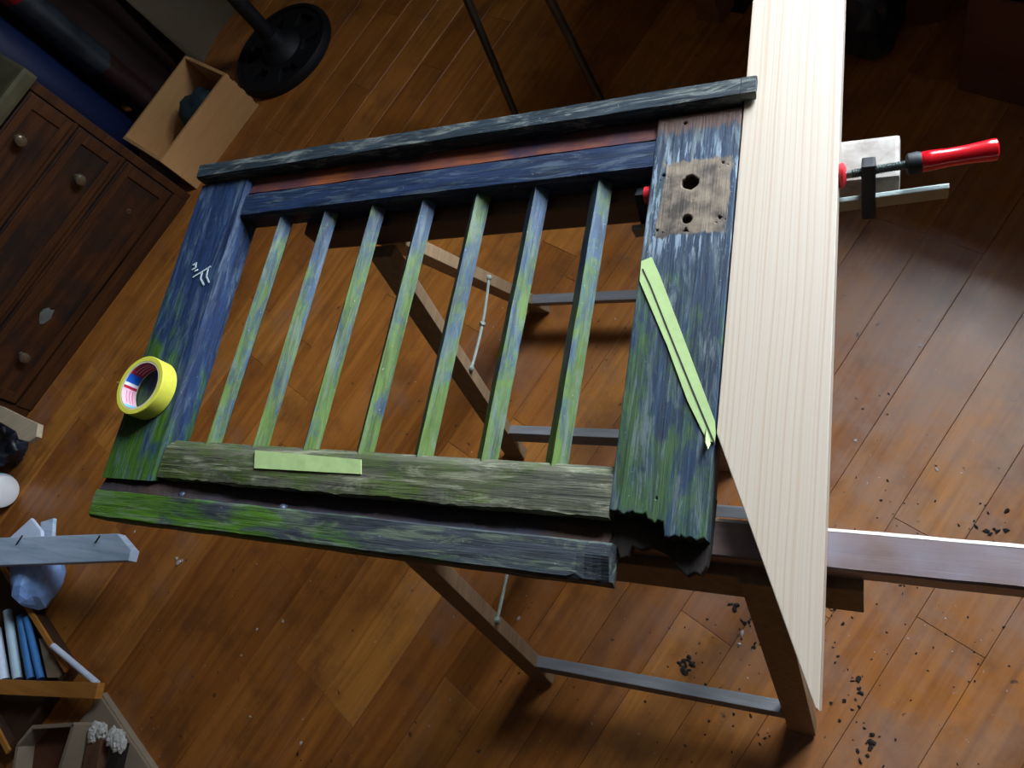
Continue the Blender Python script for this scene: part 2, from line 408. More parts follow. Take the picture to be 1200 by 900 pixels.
def m_timber_far():  # shade under the panel and the lit right end are painted in
    t = NT('lit_end_timber'); v = t.pos(); x, y, z = t.xyz(v)
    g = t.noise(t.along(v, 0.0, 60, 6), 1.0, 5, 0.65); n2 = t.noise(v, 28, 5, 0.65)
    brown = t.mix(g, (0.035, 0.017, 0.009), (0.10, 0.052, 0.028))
    chalk = t.mix(t.ramp(n2, [(0.35, 0.0), (0.65, 1.0)]), (0.20, 0.165, 0.14), (0.38, 0.35, 0.31))  # lit tone of the right end, light put into the colour
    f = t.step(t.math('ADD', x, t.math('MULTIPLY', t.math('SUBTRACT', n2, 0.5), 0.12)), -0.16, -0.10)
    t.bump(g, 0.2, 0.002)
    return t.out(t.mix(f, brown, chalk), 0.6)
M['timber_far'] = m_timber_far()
M['white_edge'] = m_plain('pale_edge_strip', (0.52, 0.49, 0.43), 0.5, var=0.15)
M['trestle'] = m_wood('trestle_pine', (0.17, 0.105, 0.055), (0.30, 0.20, 0.115), math.pi / 2, 60, 6, 0.6)
M['stretcher'] = m_wood('grey_batten', (0.12, 0.12, 0.125), (0.22, 0.225, 0.24), 0.0, 60, 5, 0.6)
M['string'] = m_plain('grey_string', (0.24, 0.28, 0.25), 0.8)
M['chest'] = m_wood('walnut_chest', (0.006, 0.003, 0.002), (0.085, 0.027, 0.008), ANG, 35, 3, 0.42, stain=(0.009, 0.008, 0.008), world_space=True)
M['chest_frame'] = m_wood('walnut_frame', (0.014, 0.006, 0.003), (0.085, 0.028, 0.008), ANG, 35, 3, 0.42, world_space=True)
M['chest_top'] = m_plain('olive_board', (0.065, 0.058, 0.028), 0.5, var=0.25, scale=18)
M['knob'] = m_plain('tarnished_knob', (0.16, 0.12, 0.075), 0.25, 0.6)
M['carton'] = m_wood('tan_plywood', (0.44, 0.225, 0.085), (0.54, 0.30, 0.12), ANG, 14, 3, 0.6)
M['blue_roll'] = m_plain('navy_foam', (0.002, 0.008, 0.045), 0.5, var=0.3, scale=6)
M['dark_red'] = m_plain('oxblood_board', (0.018, 0.003, 0.002), 0.6, var=0.3, scale=8)
M['beige'] = m_plain('beige_hardboard', (0.085, 0.060, 0.030), 0.6, var=0.15, scale=5)
M['teal'] = m_plain('dark_teal_cloth', (0.008, 0.026, 0.034), 0.8)
M['orange_wood'] = m_wood('orange_pine', (0.34, 0.13, 0.022), (0.52, 0.23, 0.05), 0.0, 50, 5, 0.45)
M['grey_plank'] = m_wood('blue_grey_board', (0.28, 0.38, 0.52), (0.55, 0.66, 0.80), 0.0, 55, 5, 0.6)
M['blue_bag'] = m_plain('blue_white_film', (0.24, 0.40, 0.82), 0.4, var=0.35, scale=7)
M['white_paper'] = m_plain('bluish_paper', (0.62, 0.70, 0.86), 0.6, var=0.1)
M['cardboard'] = m_plain('grey_cardboard', (0.27, 0.21, 0.145), 0.8, var=0.12, scale=12)
M['cardboard_dark'] = m_plain('brown_cardboard', (0.12, 0.04, 0.016), 0.8, var=0.2, scale=10)
M['black_bag'] = m_plain('black_film', (0.012, 0.016, 0.03), 0.35, var=0.4, scale=8)
M['offcut'] = m_wood('beech_offcut', (0.38, 0.30, 0.20), (0.50, 0.41, 0.29), 0.6, 60, 6, 0.6)
M['torn'] = m_plain('torn_white_fibre', (0.55, 0.53, 0.50), 0.9)
M['brown_offcut'] = m_wood('brown_offcut', (0.08, 0.035, 0.018), (0.18, 0.085, 0.04), 1.2, 60, 6, 0.7)
M['crumb'] = m_plain('rotten_crumbs', (0.012, 0.008, 0.006), 0.9)
M['chip'] = m_plain('pale_chips', (0.45, 0.43, 0.42), 0.8)
M['blue_rod'] = m_plain('blue_plastic', (0.05, 0.18, 0.45), 0.35, var=0.2)
M['pale_rod'] = m_plain('pale_plastic', (0.45, 0.60, 0.72), 0.35, var=0.1)
def m_pane():
    t = NT('window_glass'); n = t.t.nodes
    tr = n.new('ShaderNodeBsdfTransparent'); gl = n.new('ShaderNodeBsdfGlossy'); gl.inputs['Roughness'].default_value = 0.02
    mx = n.new('ShaderNodeMixShader'); mx.inputs[0].default_value = 0.06
    t.t.links.new(tr.outputs[0], mx.inputs[1]); t.t.links.new(gl.outputs[0], mx.inputs[2]); t.t.links.new(mx.outputs[0], n['Material Output'].inputs[0])
    return t.m
M['pane'] = m_pane()

# ------------------------------------------------------------------ room shell
bm = NB(); obox(bm, (0, 0, 0), A, B, UP, (BACK_A, WIN_A), (LEFT_B, RIGHT_B), (-0.14, -0.02)); floor = struct('floor', bm, M['sub'])
W_BOARD, GAP, TH = 0.118, 0.0007, 0.02
LENS = (0.52, 0.66, 0.80, 0.95)
def board_bm(L):
    b_ = NB(); obox(b_, (0, 0, 0), XA, YA, UP, (GAP / 2, L - GAP / 2), (GAP / 2, W_BOARD - GAP / 2), (-TH, 0))
    top = [e for e in b_.edges if all(v.co.z > -1e-6 for v in e.verts)]
    bmesh.ops.bevel(b_, geom=top, offset=0.0006, segments=1, affect='EDGES'); return b_
board_me = {}
for L in LENS:
    b_ = board_bm(L); bmesh.ops.recalc_face_normals(b_, faces=b_.faces); me = bpy.data.meshes.new('floor_board'); b_.to_mesh(me); b_.free(); me.materials.append(M['floor']); board_me[L] = me
cands, rest = [], []
nrow = int((RIGHT_B - LEFT_B) / W_BOARD)
for r in range(nrow + 1):
    b1 = LEFT_B + (r + 1) * W_BOARD          # local +Y of a board is -B
    if b1 > RIGHT_B + 1e-6: b1 = RIGHT_B
    a_ = BACK_A - random.uniform(0, 0.0) ; first = True
    while a_ < WIN_A - 0.05:
        L = random.choice(LENS)
        if first: first = False; L = LENS[(r * 3) % 4]
        if a_ + L > WIN_A: 
            ls = [l for l in LENS if a_ + l <= WIN_A]
            if not ls: break
            L = max(ls)
        pts = [proj(ab(a_ + L * i / 4, b1 - W_BOARD * j)) for i in range(5) for j in (0, 0.5, 1)]
        vis = [p for p in pts if p and -5 < p[0] < 1205 and -5 < p[1] < 905]
        c_ = ab(a_ + L / 2, b1 - W_BOARD / 2)
        (cands if vis else rest).append((c_.length, a_, b1, L)); a_ += L
cands.sort()
rest += cands[295:]; cands = cands[:295]
ROT = ANG
for _, a_, b1, L in cands:
    o = bpy.data.objects.new('floor_board', board_me[L]); COL.objects.link(o)
    o.parent = floor; o.location = ab(a_, b1, 0) - wloc(floor); o.rotation_euler = (0, 0, ROT)
bm = NB()
for _, a_, b1, L in rest:
    obox(bm, ab(a_, b1, 0), A, -B, UP, (GAP / 2, L - GAP / 2), (GAP / 2, W_BOARD - GAP / 2), (-TH, 0))
o = obj('floor_boards', bm, M['floor'], floor); o['kind'] = 'stuff'

bm = NB(); obox(bm, (0, 0, 0), A, B, UP, (BACK_A - 0.15, WIN_A + 0.25), (LEFT_B - 0.15, LEFT_B), (-0.14, CEIL)); struct('wall_left', bm, M['wall'])
bm = NB(); obox(bm, (0, 0, 0), A, B, UP, (BACK_A - 0.15, WIN_A + 0.25), (RIGHT_B, RIGHT_B + 0.15), (-0.14, CEIL)); struct('wall_right', bm, M['wall'])
bm = NB(); obox(bm, (0, 0, 0), A, B, UP, (BACK_A - 0.15, BACK_A), (LEFT_B, RIGHT_B), (-0.14, CEIL)); struct('wall_front', bm, M['wall'])
bm = NB()
for rb, rz in (((LEFT_B, WB0), (-0.14, CEIL)), ((WB1, RIGHT_B), (-0.14, CEIL)), ((WB0, WB1), (-0.14, WZ0)), ((WB0, WB1), (WZ1, CEIL))):
    obox(bm, (0, 0, 0), A, B, UP, (WIN_A, WIN_A + 0.25), rb, rz)
struct('wall_back', bm, M['wall'])
bm = NB(); obox(bm, (0, 0, 0), A, B, UP, (BACK_A - 0.15, WIN_A + 0.25), (LEFT_B - 0.15, RIGHT_B + 0.15), (CEIL, CEIL + 0.15)); struct('ceiling', bm, M['ceil'])
for nm, ra, rb in (('baseboard_left', (BACK_A, WIN_A), (LEFT_B, LEFT_B + 0.018)), ('baseboard_back', (WIN_A - 0.018, WIN_A), (LEFT_B + 0.018, RIGHT_B - 0.018)), ('baseboard_right', (BACK_A, WIN_A), (RIGHT_B - 0.018, RIGHT_B))):
    bm = NB(); obox(bm, (0, 0, 0), A, B, UP, ra, rb, (0.0, 0.10), 0.004); struct(nm, bm, M['trim'])
bm = NB()
for rb, rz in (((WB0, WB0 + 0.05), (WZ0, WZ1)), ((WB1 - 0.05, WB1), (WZ0, WZ1)), ((WB0 + 0.05, WB1 - 0.05), (WZ0, WZ0 + 0.05)), ((WB0 + 0.05, WB1 - 0.05), (WZ1 - 0.05, WZ1)),
               (((WB0 + WB1) / 2 - 0.03, (WB0 + WB1) / 2 + 0.03), (WZ0 + 0.05, WZ1 - 0.05))):
    obox(bm, (0, 0, 0), A, B, UP, (WIN_A + 0.10, WIN_A + 0.16), rb, rz, 0.005)
win = struct('window_1', bm, M['white_paint'])
mid = (WB0 + WB1) / 2
for rb in ((WB0 + 0.05, mid - 0.03), (mid + 0.03, WB1 - 0.05)):
    bm = NB(); obox(bm, (0, 0, 0), A, B, UP, (WIN_A + 0.126, WIN_A + 0.130), rb, (WZ0 + 0.05, WZ1 - 0.05)); obj('pane', bm, M['pane'], win)
bm = NB(); obox(bm, (0, 0, 0), A, B, UP, (WIN_A - 0.04, WIN_A + 0.10), (WB0, WB1), (WZ0 - 0.03, WZ0), 0.006); obj('window_sill', bm, M['white_paint'], win)

# ------------------------------------------------------------------ the shutter
ZT = 0.765; ZB = 0.723
SH = thing('slatted_shutter', 'old wooden shutter, blue paint and green algae, lying on two trestles', 'shutter', (-0.68, 0.4, ZB))
# left stile
sec = [(-1.180, ZB), (-1.180, ZT - 0.004), (-1.176, ZT), (-1.060, ZT), (-1.052, ZT - 0.006), (-1.050, ZB)]
bm = NB(); sweep(bm, sec, 0.146, 0.716, 60, 0.0011, 3, endjit=0.003)
for v in bm.verts: v.co = Vector((v.co.y, v.co.x, v.co.z))
obj('stile', bm, M['stile_l'], SH)
# right stile with real holes and a rotted ragged end
jag = []; xj = -0.2885
while xj < -0.1775:      # fibrous, unevenly broken end grain
    base = 0.164 if xj < -0.243 else (0.158 if xj < -0.221 else 0.141)
    k_ = mnoise.noise(Vector((xj * 160, 2.0, 0))) * 0.0035 + random.uniform(-0.0022, 0.0022)
    jag.append((xj, base + k_)); xj += random.uniform(0.0014, 0.0048)
outer = [(-0.2875, 0.716)] + jag + [(-0.1768, 0.142), (-0.1768, 0.716)]
holes = [ring_pts(-0.235, 0.607, 0.0128, 18, 0.10), ring_pts(-0.234, 0.551, 0.0084, 14, 0.05),
         [(-0.2345, 0.5415), (-0.241, 0.531), (-0.228, 0.530)],
         ring_pts(-0.250, 0.704, 0.0042, 8, 0.2), ring_pts(-0.235, 0.181, 0.0030, 8, 0.2), ring_pts(-0.2295, 0.578, 0.0020, 7, 0.3)]
for hx, hy in ((-0.272, 0.622), (-0.2715, 0.537), (-0.192, 0.549), (-0.1945, 0.632)):
    holes += [ring_pts(hx, hy, 0.0036, 8, 0.3), ring_pts(hx + 0.0068, hy - 0.004, 0.0022, 6, 0.3), ring_pts(hx - 0.004, hy - 0.0075, 0.0021, 6, 0.3)]
bm = plate([outer] + holes, ZB, ZT, 0.0016); obj('stile', bm, M['stile_r'], SH)
# rotted remains under the ragged end
rot = [(-0.292, 0.19), (-0.295, 0.128), (-0.287, 0.122), (-0.281, 0.126), (-0.276, 0.114), (-0.270, 0.117), (-0.266, 0.130), (-0.254, 0.126), (-0.243, 0.131), (-0.229, 0.127), (-0.218, 0.122), (-0.211, 0.113), (-0.205, 0.108), (-0.198, 0.103), (-0.190, 0.108), (-0.184, 0.106), (-0.179, 0.115), (-0.177, 0.134), (-0.176, 0.19)]
bm = plate([rot], ZB + 0.001, ZB + 0.018, 0.002)
o = obj('rotten_tenon', bm, M['rot_y'], SH); o['label'] = 'blackened crumbling end of the wide stile'
# far rail, its rebate and the raised top moulding
bm = NB(); sweep(bm, [(0.637, ZB), (0.637, ZT - 0.008), (0.640, ZT - 0.001), (0.650, ZT), (0.680, ZT), (0.685, ZT - 0.005), (0.686, ZB)], -1.0495, -0.2895, 70, 0.0012, 11)
obj('rail', bm, M['rail_far'], SH)
bm = NB(); sweep(bm, [(0.6865, ZB), (0.6865, ZT - 0.004), (0.697, ZT - 0.006), (0.7225, ZT - 0.010), (0.7225, ZB)], -1.0495, -0.2895, 60, 0.0016, 21, amps=[0.1, 1, 1, 0.6, 0.1])
o = obj('rebate', bm, M['rebate'], SH); o['label'] = 'bare reddish groove along the far rail'
bm = NB(); sweep(bm, [(0.7235, ZB + 0.001), (0.7225, ZT + 0.012), (0.7255, ZT + 0.0165), (0.750, ZT + 0.018), (0.752, ZT + 0.014), (0.752, ZB + 0.001)], -1.178, -0.1765, 80, 0.0010, 31)
sweep(bm, [(0.7235, ZT + 0.003), (0.7225, ZT + 0.012), (0.7255, ZT + 0.0165), (0.750, ZT + 0.018), (0.752, ZT + 0.014), (0.752, ZT + 0.003)], -0.1765, -0.157, 6, 0.0008, 32, endjit=0.001)
o = obj('top_moulding', bm, M['cap'], SH); o['label'] = 'grey raised strip along the far edge'
# near rail with chamfered inner edge and torn outer edge
bm = NB(); sweep(bm, [(0.219, ZB + 0.002), (0.219, ZT - 0.016), (0.205, ZT - 0.001), (0.192, ZT), (0.172, ZT), (0.154, ZT - 0.001), (0.152, ZT - 0.010), (0.156, ZB + 0.002)],
                 -1.0495, -0.2895, 120, 0.0016, 41, freq=26, amps=[0.2, 0.3, 0.6, 0.5, 0.7, 2.0, 2.2, 1.0])
obj('rail', bm, M['rail_near'], SH)
# rotted core between near rail and near moulding
bm = NB(); sweep(bm, [(0.160, ZB + 0.001), (0.158, ZT - 0.028), (0.146, ZT - 0.024), (0.134, ZT - 0.020), (0.124, ZT - 0.010), (0.120, ZT - 0.014), (0.119, ZB + 0.001)],
                 -1.177, -0.2900, 110, 0.0035, 51, freq=30, amps=[0.1, 1, 1, 1, 0.5, 0.5, 0.1])
for v in bm.verts:       # less rotted towards the left-hand corner
    if v.co.z > ZB + 0.008: v.co.z = min(ZT - 0.003, v.co.z + 0.015 * min(1.0, max(0.0, (-0.86 - v.co.x) / 0.22)))
o = obj('rotten_core', bm, M['rot'], SH); o['label'] = 'blackened rotten wood in the groove of the near edge'
for (px, py) in ((214, 581), (331, 596), (472, 627)):
    p = P(px, py, ZT - 0.012); bm = NB(); lathe(bm, p, [(0.0, 0.006), (0.004, 0.005), (0.007, 0.001), (0.0075, -0.012)], 14)
    obj('nail_head', bm, m_plain('old_blue_nail_%d' % px, (0.05, 0.065, 0.11), 0.45, 0.3), SH, smooth=True)
bm = NB(); sweep(bm, [(0.078, ZB + 0.001), (0.0785, ZT - 0.008), (0.082, ZT - 0.003), (0.110, ZT - 0.002), (0.123, ZT - 0.002), (0.1255, ZT - 0.006), (0.1255, ZB + 0.001)],
                 -1.182, -0.283, 90, 0.0011, 61, endjit=0.0015)
for v in bm.verts:       # rotted lower corner at the right-hand end
    if v.co.x > -0.325 and v.co.y < 0.10 and v.co.z > ZB + 0.012: v.co.z -= 0.012 * (v.co.x + 0.325) / 0.042 + random.uniform(0, 0.003); v.co.y += random.uniform(0, 0.004)
o = obj('near_moulding', bm, M['strip_near'], SH); o['label'] = 'mossy green strip along the near edge'
# seven square slats set on edge
HD = 0.0159
for i in range(7):
    xt = -0.9605 + i * 0.0986; xb = xt - 0.014 + i * 0.0013
    zc = ZT - 0.010 - HD
    bm = NB(); n_ = 34; rings = []
    y0, y1 = 0.2030, 0.640
    for k in range(n_ + 1):
        y = y0 + (y1 - y0) * k / n_; x = xb + (xt - xb) * k / n_
        ring = []
        for q, (dx, dz) in enumerate(((0, HD), (HD, 0), (0, -HD), (-HD, 0))):
            yy = y
            if k == 0: yy = y0 + (0 if q == 0 else 0.012 if q != 2 else 0.016)     # mitred onto the chamfer of the rail
            j = mnoise.noise(Vector((i * 9.1 + q * 2.3, y * 22, 4.0))) * 0.0011
            ring.append(bm.verts.new((x + dx + j, yy, zc + dz + j * 0.7)))
        rings.append(ring)
    for a_, b_ in zip(rings, rings[1:]):
        for q in range(4): bm.faces.new((a_[q], a_[(q + 1) % 4], b_[(q + 1) % 4], b_[q]))
    bm.faces.new(rings[0][::-1]); bm.faces.new(rings[-1])
    es = [e for e in bm.edges if abs((e.verts[0].co - e.verts[1].co).normalized().y) > 0.9]
    bmesh.ops.bevel(bm, geom=es, offset=0.0007, segments=1, affect='EDGES')
    obj('slat', bm, M['bar'], SH)
# chalk scribble on the left stile
bm = NB()
def stroke(bm, pts, w, z):
    pts = [P(x, y, z) for x, y in pts]
    for a_, b_ in zip(pts, pts[1:]):
        beam(bm, a_, b_, w, 0.0008, side=(b_ - a_).cross(UP))
for s_ in ([(226, 325), (236, 319), (247, 312)], [(237, 319), (235, 326), (239, 334)], [(244, 314), (242, 324), (245, 331)], [(226, 311), (230, 308), (229, 314), (225, 316)], [(228, 318), (232, 316)]):
    stroke(bm, s_, 0.0032, ZT + 0.0016)
o = obj('chalk_mark', bm, M['chalk'], SH); o['label'] = 'pale chalk scribble on the narrow stile'

# masking tape strips and the roll
zt_ = ZT + 0.0022
def tape_piece(pts, nm, label):
    bm = NB(); n_ = 12
    (a0, a1, b1, b0) = [Vector(p) for p in pts]   # a0->a1 one long edge, b0->b1 the other
    top = []
    for k in range(n_ + 1):
        t_ = k / n_; row = []
        for s_ in (0, 0.5, 1):
            p = a0.lerp(a1, t_).lerp(b0.lerp(b1, t_), s_)
            p.z = zt_ + 0.0006 * mnoise.noise(Vector((t_ * 9, s_ * 4, len(nm))))
            row.append(bm.verts.new(p))
        top.append(row)
    for a_, b_ in zip(top, top[1:]):
        for s_ in (0, 1): bm.faces.new((a_[s_], a_[s_ + 1], b_[s_ + 1], b_[s_]))
    r = bmesh.ops.extrude_face_region(bm, geom=list(bm.faces))
    for v in r['geom']:
        if isinstance(v, bmesh.types.BMVert): v.co.z -= 0.0018
    return tag(obj(nm, bm, M['tape'], None), label, 'tape')
tape_piece([P(300, 528, ZT), P(424, 539, ZT), P(424, 556, ZT), P(299, 549, ZT)], 'masking_tape_strip', 'short pale green masking tape strip stuck on the near rail')
T2 = thing('masking_tape_strip', 'long diagonal masking tape strip with a dark cutting line, on the wide stile', 'tape', P(790, 410, ZT))
def flat_poly(pix, z0, z1):
    return plate([[tuple(P(x, y, ZT)[:2]) for x, y in pix]], z0, z1)
pix = [(752, 307), (764, 302), (773, 322), (800, 393), (838, 494), (839, 508), (838, 519), (829, 517), (806, 470), (782, 405), (750, 330)]
bm = flat_poly(pix, ZT + 0.0006, zt_); obj('tape', bm, M['tape'], T2)
bm = NB(); lp = [P(x, y, zt_ + 0.0004) for x, y in ((753, 315), (762, 334), (785, 392), (811, 456), (838, 521))]
for a_, b_ in zip(lp, lp[1:]): beam(bm, a_, b_, 0.0016, 0.0006, side=(b_ - a_).cross(UP))
o = obj('cutting_line', bm, M['pencil'], T2); o['label'] = 'thin dark pencil line'
bm = NB(); q = [P(827, 503, zt_), P(832, 520, zt_), P(829, 527, zt_ + 0.010), P(826, 518, zt_ + 0.006)]
vs = [bm.verts.new(p) for p in q] + [bm.verts.new(p + Vector((0.001, 0, 0.0012))) for p in q]
for f_ in ((0, 1, 2, 3), (7, 6, 5, 4), (0, 4, 5, 1), (1, 5, 6, 2), (2, 6, 7, 3), (3, 7, 4, 0)): bm.faces.new([vs[i] for i in f_])
obj('curled_end', bm, M['tape'], T2)

RC = P(172.5, 455, ZT + 0.0155); RC.z = ZT + 0.0015
RO, RI, RH = 0.052, 0.0405, 0.030
TR = thing('masking_tape_roll', 'yellow masking tape roll lying on the narrow stile of the shutter', 'tape roll', RC)
bm = NB(); lathe(bm, RC, [(RI + 0.003, 0), (RO - 0.001, 0), (RO, 0.001), (RO, RH - 0.001), (RO - 0.001, RH), (RI + 0.003, RH)], 56, closed=True); obj('tape_winding', bm, M['tape_roll'], TR, smooth=True)
bm = NB(); lathe(bm, RC, [(RI, 0), (RI + 0.003, 0), (RI + 0.003, RH - 0.0005), (RI, RH - 0.0005)], 56, closed=True); core = obj('core', bm, M['core'], TR, smooth=True)
view = math.atan2(-RC.y, -RC.x)     # the camera-side direction; print faces it on the far wall of the core
def label_arc(a0, a1, mat, nm, z0=0.002, z1=RH - 0.002, rad=RI - 0.0004):
    bm = NB(); n_ = 10; lo, hi, lo2, hi2 = [], [], [], []
    for k in range(n_ + 1):
        t_ = a0 + (a1 - a0) * k / n_
        for lst, r_, z_ in ((lo, rad, z0), (hi, rad, z1), (lo2, RI, z0), (hi2, RI, z1)):
            lst.append(bm.verts.new((RC.x + r_ * math.cos(t_), RC.y + r_ * math.sin(t_), RC.z + z_)))
    for k in range(n_):
        for p_, q_ in ((lo, hi), (hi, hi2), (hi2, lo2), (lo2, lo)):
            bm.faces.new((p_[k], p_[k + 1], q_[k + 1], q_[k]))
    obj(nm, bm, mat, core)
D = math.radians
far = view + math.pi
label_arc(far - D(80), far - D(18), M['crimson'], 'print_band')
for k in range(3): label_arc(far - D(70), far - D(24), M['print_pink'], 'print_line', 0.008 + k * 0.006, 0.0092 + k * 0.006, RI - 0.0008)
label_arc(far - D(18), far + D(4), M['print_blue'], 'print_band')
label_arc(far + D(4), far + D(12), M['print_white'], 'print_band')
label_arc(far + D(12), far + D(19), M['crimson'], 'print_band')
label_arc(far + D(19), far + D(66), M['print_pink'], 'print_band')
for k in range(3): label_arc(far + D(24), far + D(60), M['crimson'], 'print_line', 0.008 + k * 0.006, 0.0088 + k * 0.006, RI - 0.0008)
label_arc(far + D(66), far + D(82), M['print_cyan'], 'print_band')
bm = NB(); e_ = Vector((math.cos(far + D(10)), math.sin(far + D(10)), 0)); s_ = e_.cross(UP)
obox(bm, RC + e_ * RO + UP * (RH * 0.35), e_, s_, UP, (-0.001, 0.009), (-0.0005, 0.0005), (0, RH * 0.6)); obj('loose_end', bm, M['tape_roll'], TR)

# ------------------------------------------------------------------ the new plank
ZPT, ZPB = ZT, ZT - 0.042
pl = [(-0.1725, 0.262), (-0.1725, 1.26), (-0.0555, 1.26), (-0.0555, -0.012), (-0.0575, -0.011)]
bm = plate([pl], ZPB, ZPT, 0.0010)
tag(obj('new_plank', bm, M['plank'], None, loc=(-0.115, 0.4, ZPB)), 'pale fresh plank with a diagonal cut end, clamped beside the shutter', 'plank')

# ------------------------------------------------------------------ bar clamp
zs = ZT - 0.019
CL = thing('bar_clamp', 'bar clamp with glossy red handle, squeezing plank and shutter together', 'clamp', (0.0, 0.59, 0.69))
yb, zb = 0.5885, 0.707          # bar
ys = 0.607                      # screw
bm = NB(); obox(bm, (0, 0, 0), Vector((1, 0.055, 0)).normalized(), YA, UP, (-0.325, 0.066), (yb - 0.0035 + 0.004, yb + 0.0035 + 0.004), (zb - 0.011, zb + 0.011), 0.001); obj('bar', bm, M['dark_steel'], CL)
bm = NB(); beam(bm, (-0.0215, yb - 0.004, zb - 0.020), (-0.0215, ys + 0.010, zs + 0.008), 0.016, 0.024, side=XA, bev=0.003); obj('sliding_arm', bm, M['black_iron'], CL)
sd = Vector((1, 0.075, 0.02)).normalized(); s0 = Vector((-0.052, ys - 0.001, zs))
bm = NB(); tube(bm, [s0 + sd * t_ for t_ in (0.0, 0.012)], 0.0048, 16)
for k in range(30):
    p = s0 + sd * (0.012 + k * 0.0022); tube(bm, [p, p + sd * 0.0011, p + sd * 0.0022], [0.0044, 0.0060, 0.0044], 14, cap=False)
obj('screw', bm, M['dark_steel'], CL, smooth=True)
bm = NB(); lathe(bm, Vector((-0.0543, ys - 0.001, zs)), [(0, 0), (0.0145, 0), (0.0155, 0.002), (0.0155, 0.005), (0.010, 0.008), (0, 0.008)], 24, axis=XA); obj('pressure_pad', bm, M['red_plastic'], CL, smooth=True)
p = s0 + sd * 0.072
bm = NB(); lathe(bm, p, [(0, 0), (0.0105, 0), (0.013, 0.002), (0.0135, 0.012), (0.012, 0.016), (0, 0.016)], 24, axis=sd); obj('collar', bm, M['black_iron'], CL, smooth=True)
p = s0 + sd * 0.086
bm = NB(); lathe(bm, p, [(0, 0), (0.0100, 0), (0.0120, 0.003), (0.0122, 0.012), (0.0108, 0.030), (0.0110, 0.050), (0.0122, 0.066), (0.0130, 0.074), (0.0125, 0.078), (0.0105, 0.0795), (0, 0.080)], 28, axis=sd); obj('handle', bm, M['red_gloss'], CL, smooth=True)
bm = NB(); beam(bm, (-0.309, yb - 0.004, zb - 0.018), (-0.309, ys + 0.006, zs + 0.002), 0.012, 0.020, side=XA, bev=0.003); obj('fixed_jaw', bm, M['black_iron'], CL)
bm = NB(); lathe(bm, Vector((-0.3005, ys - 0.001, zs)), [(0, 0), (0.012, 0), (0.012, 0.010), (0, 0.0105)], 20, axis=XA); obj('jaw_cap', bm, M['red_plastic'], CL, smooth=True)

# ------------------------------------------------------------------ trestles and the timbers on them
Z_TIM = ZB - 0.0005; TIM_H = 0.056
bm = NB(); sweep(bm, [(0.1285, Z_TIM - TIM_H), (0.1285, Z_TIM - 0.003), (0.131, Z_TIM), (0.1685, Z_TIM), (0.1685, Z_TIM - TIM_H)], -0.70, 0.52, 40, 0.0009, 71)
T1 = thing('bearer_timber', 'long paint-stained timber with a white far edge, under plank and near rail', 'timber', (-0.1, 0.147, Z_TIM - TIM_H))
obj('beam', bm, M['timber_near'], T1)
bm = NB(); sweep(bm, [(0.1687, Z_TIM - 0.030), (0.1687, Z_TIM + 0.0003), (0.1722, Z_TIM - 0.001), (0.1722, Z_TIM - 0.030)], -0.70, 0.52, 60, 0.0008, 75, amps=[0, 0.4, 1, 0])
obj('pale_edge', bm, M['white_edge'], T1)  # pale strip along the far top edge of the timber
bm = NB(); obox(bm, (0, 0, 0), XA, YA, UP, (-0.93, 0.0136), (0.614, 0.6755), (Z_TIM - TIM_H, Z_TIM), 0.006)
tag(obj('bearer_timber', bm, M['timber_far'], None), 'brown timber under the clamp, right end painted paler as if lit, carrying the far rail', 'timber')

def trestle(x0, x1, yc, label, rail_x, rail_h, string_z):
    zt = Z_TIM - TIM_H - 0.001
    t = thing('trestle', label, 'trestle', ((x0 + x1) / 2, yc, 0), 'folding trestles')
    if rail_h < 0.04:
        bm = NB(); box(bm, x0 + 0.024, x1 - 0.024, yc + 0.012, yc + 0.034, zt - 0.022, zt, 0.002); obj('top_rail', bm, M['trestle'], t)
    for s in (-1, 1):
        top_y, foot_y = yc + s * 0.016, yc + s * 0.196
        for x in (x0, x1):
            p, q = Vector((x, foot_y, 0)), Vector((x, top_y, zt))
            bm = NB(); d = (q - p).normalized(); beam(bm, p + d * 0.004, q, 0.046, 0.026, side=XA, bev=0.0015)
            for v in bm.verts: v.co.z = max(v.co.z, 0.0) if v.co.z < 0.02 else min(v.co.z, zt)
            obj('leg', bm, M['trestle'], t)
        d = (Vector((0, top_y, zt)) - Vector((0, foot_y, 0))).normalized(); nrm = Vector((0, d.z, -d.y))
        cy = lambda z: foot_y + (top_y - foot_y) * z / zt
        zr = zt - rail_h / 2
        bm = NB()
        if rail_h > 0.04: obox(bm, Vector((0, cy(zr), zr)) - nrm * s * 0.004, XA, d, nrm, rail_x[0 if s < 0 else 1], (-rail_h / 2, rail_h / 2), (-0.0105, 0.0105), 0.002)
        if rail_h > 0.04: obj('top_rail', bm, M['trestle'], t)
        zs_ = 0.095
        bm = NB(); obox(bm, Vector((0, cy(zs_), zs_)), XA, d, nrm, (x0 + 0.023, x1 - 0.023), (-0.018, 0.018), (-0.011, 0.011), 0.002); obj('stretcher', bm, M['stretcher'], t)
    c1 = yc + 0.196 + (-0.18) * string_z / zt; c0 = yc - 0.196 + 0.18 * string_z / zt
    xs = x0 + 0.026
    pts = [Vector((xs, c0 + (c1 - c0) * k / 10, string_z - 0.010 * math.sin(math.pi * k / 10))) for k in range(11)]
    bm = NB(); tube(bm, pts, 0.0032, 8); st = obj('string', bm, M['string'], t, smooth=True)
    for k in (0, 5, 10):
        bm = NB(); blob(bm, pts[k], 0.0065, 0.0065, 0.0065, k, 0.3, 2, 2); obj('knot', bm, M['string'], st, smooth=True)
    return t
trestle(-0.795, -0.300, 0.619, 'wooden folding trestle with a string, under the far rail and clamp', ((-0.778, -0.318), (-0.778, -0.318)), 0.03, 0.335)
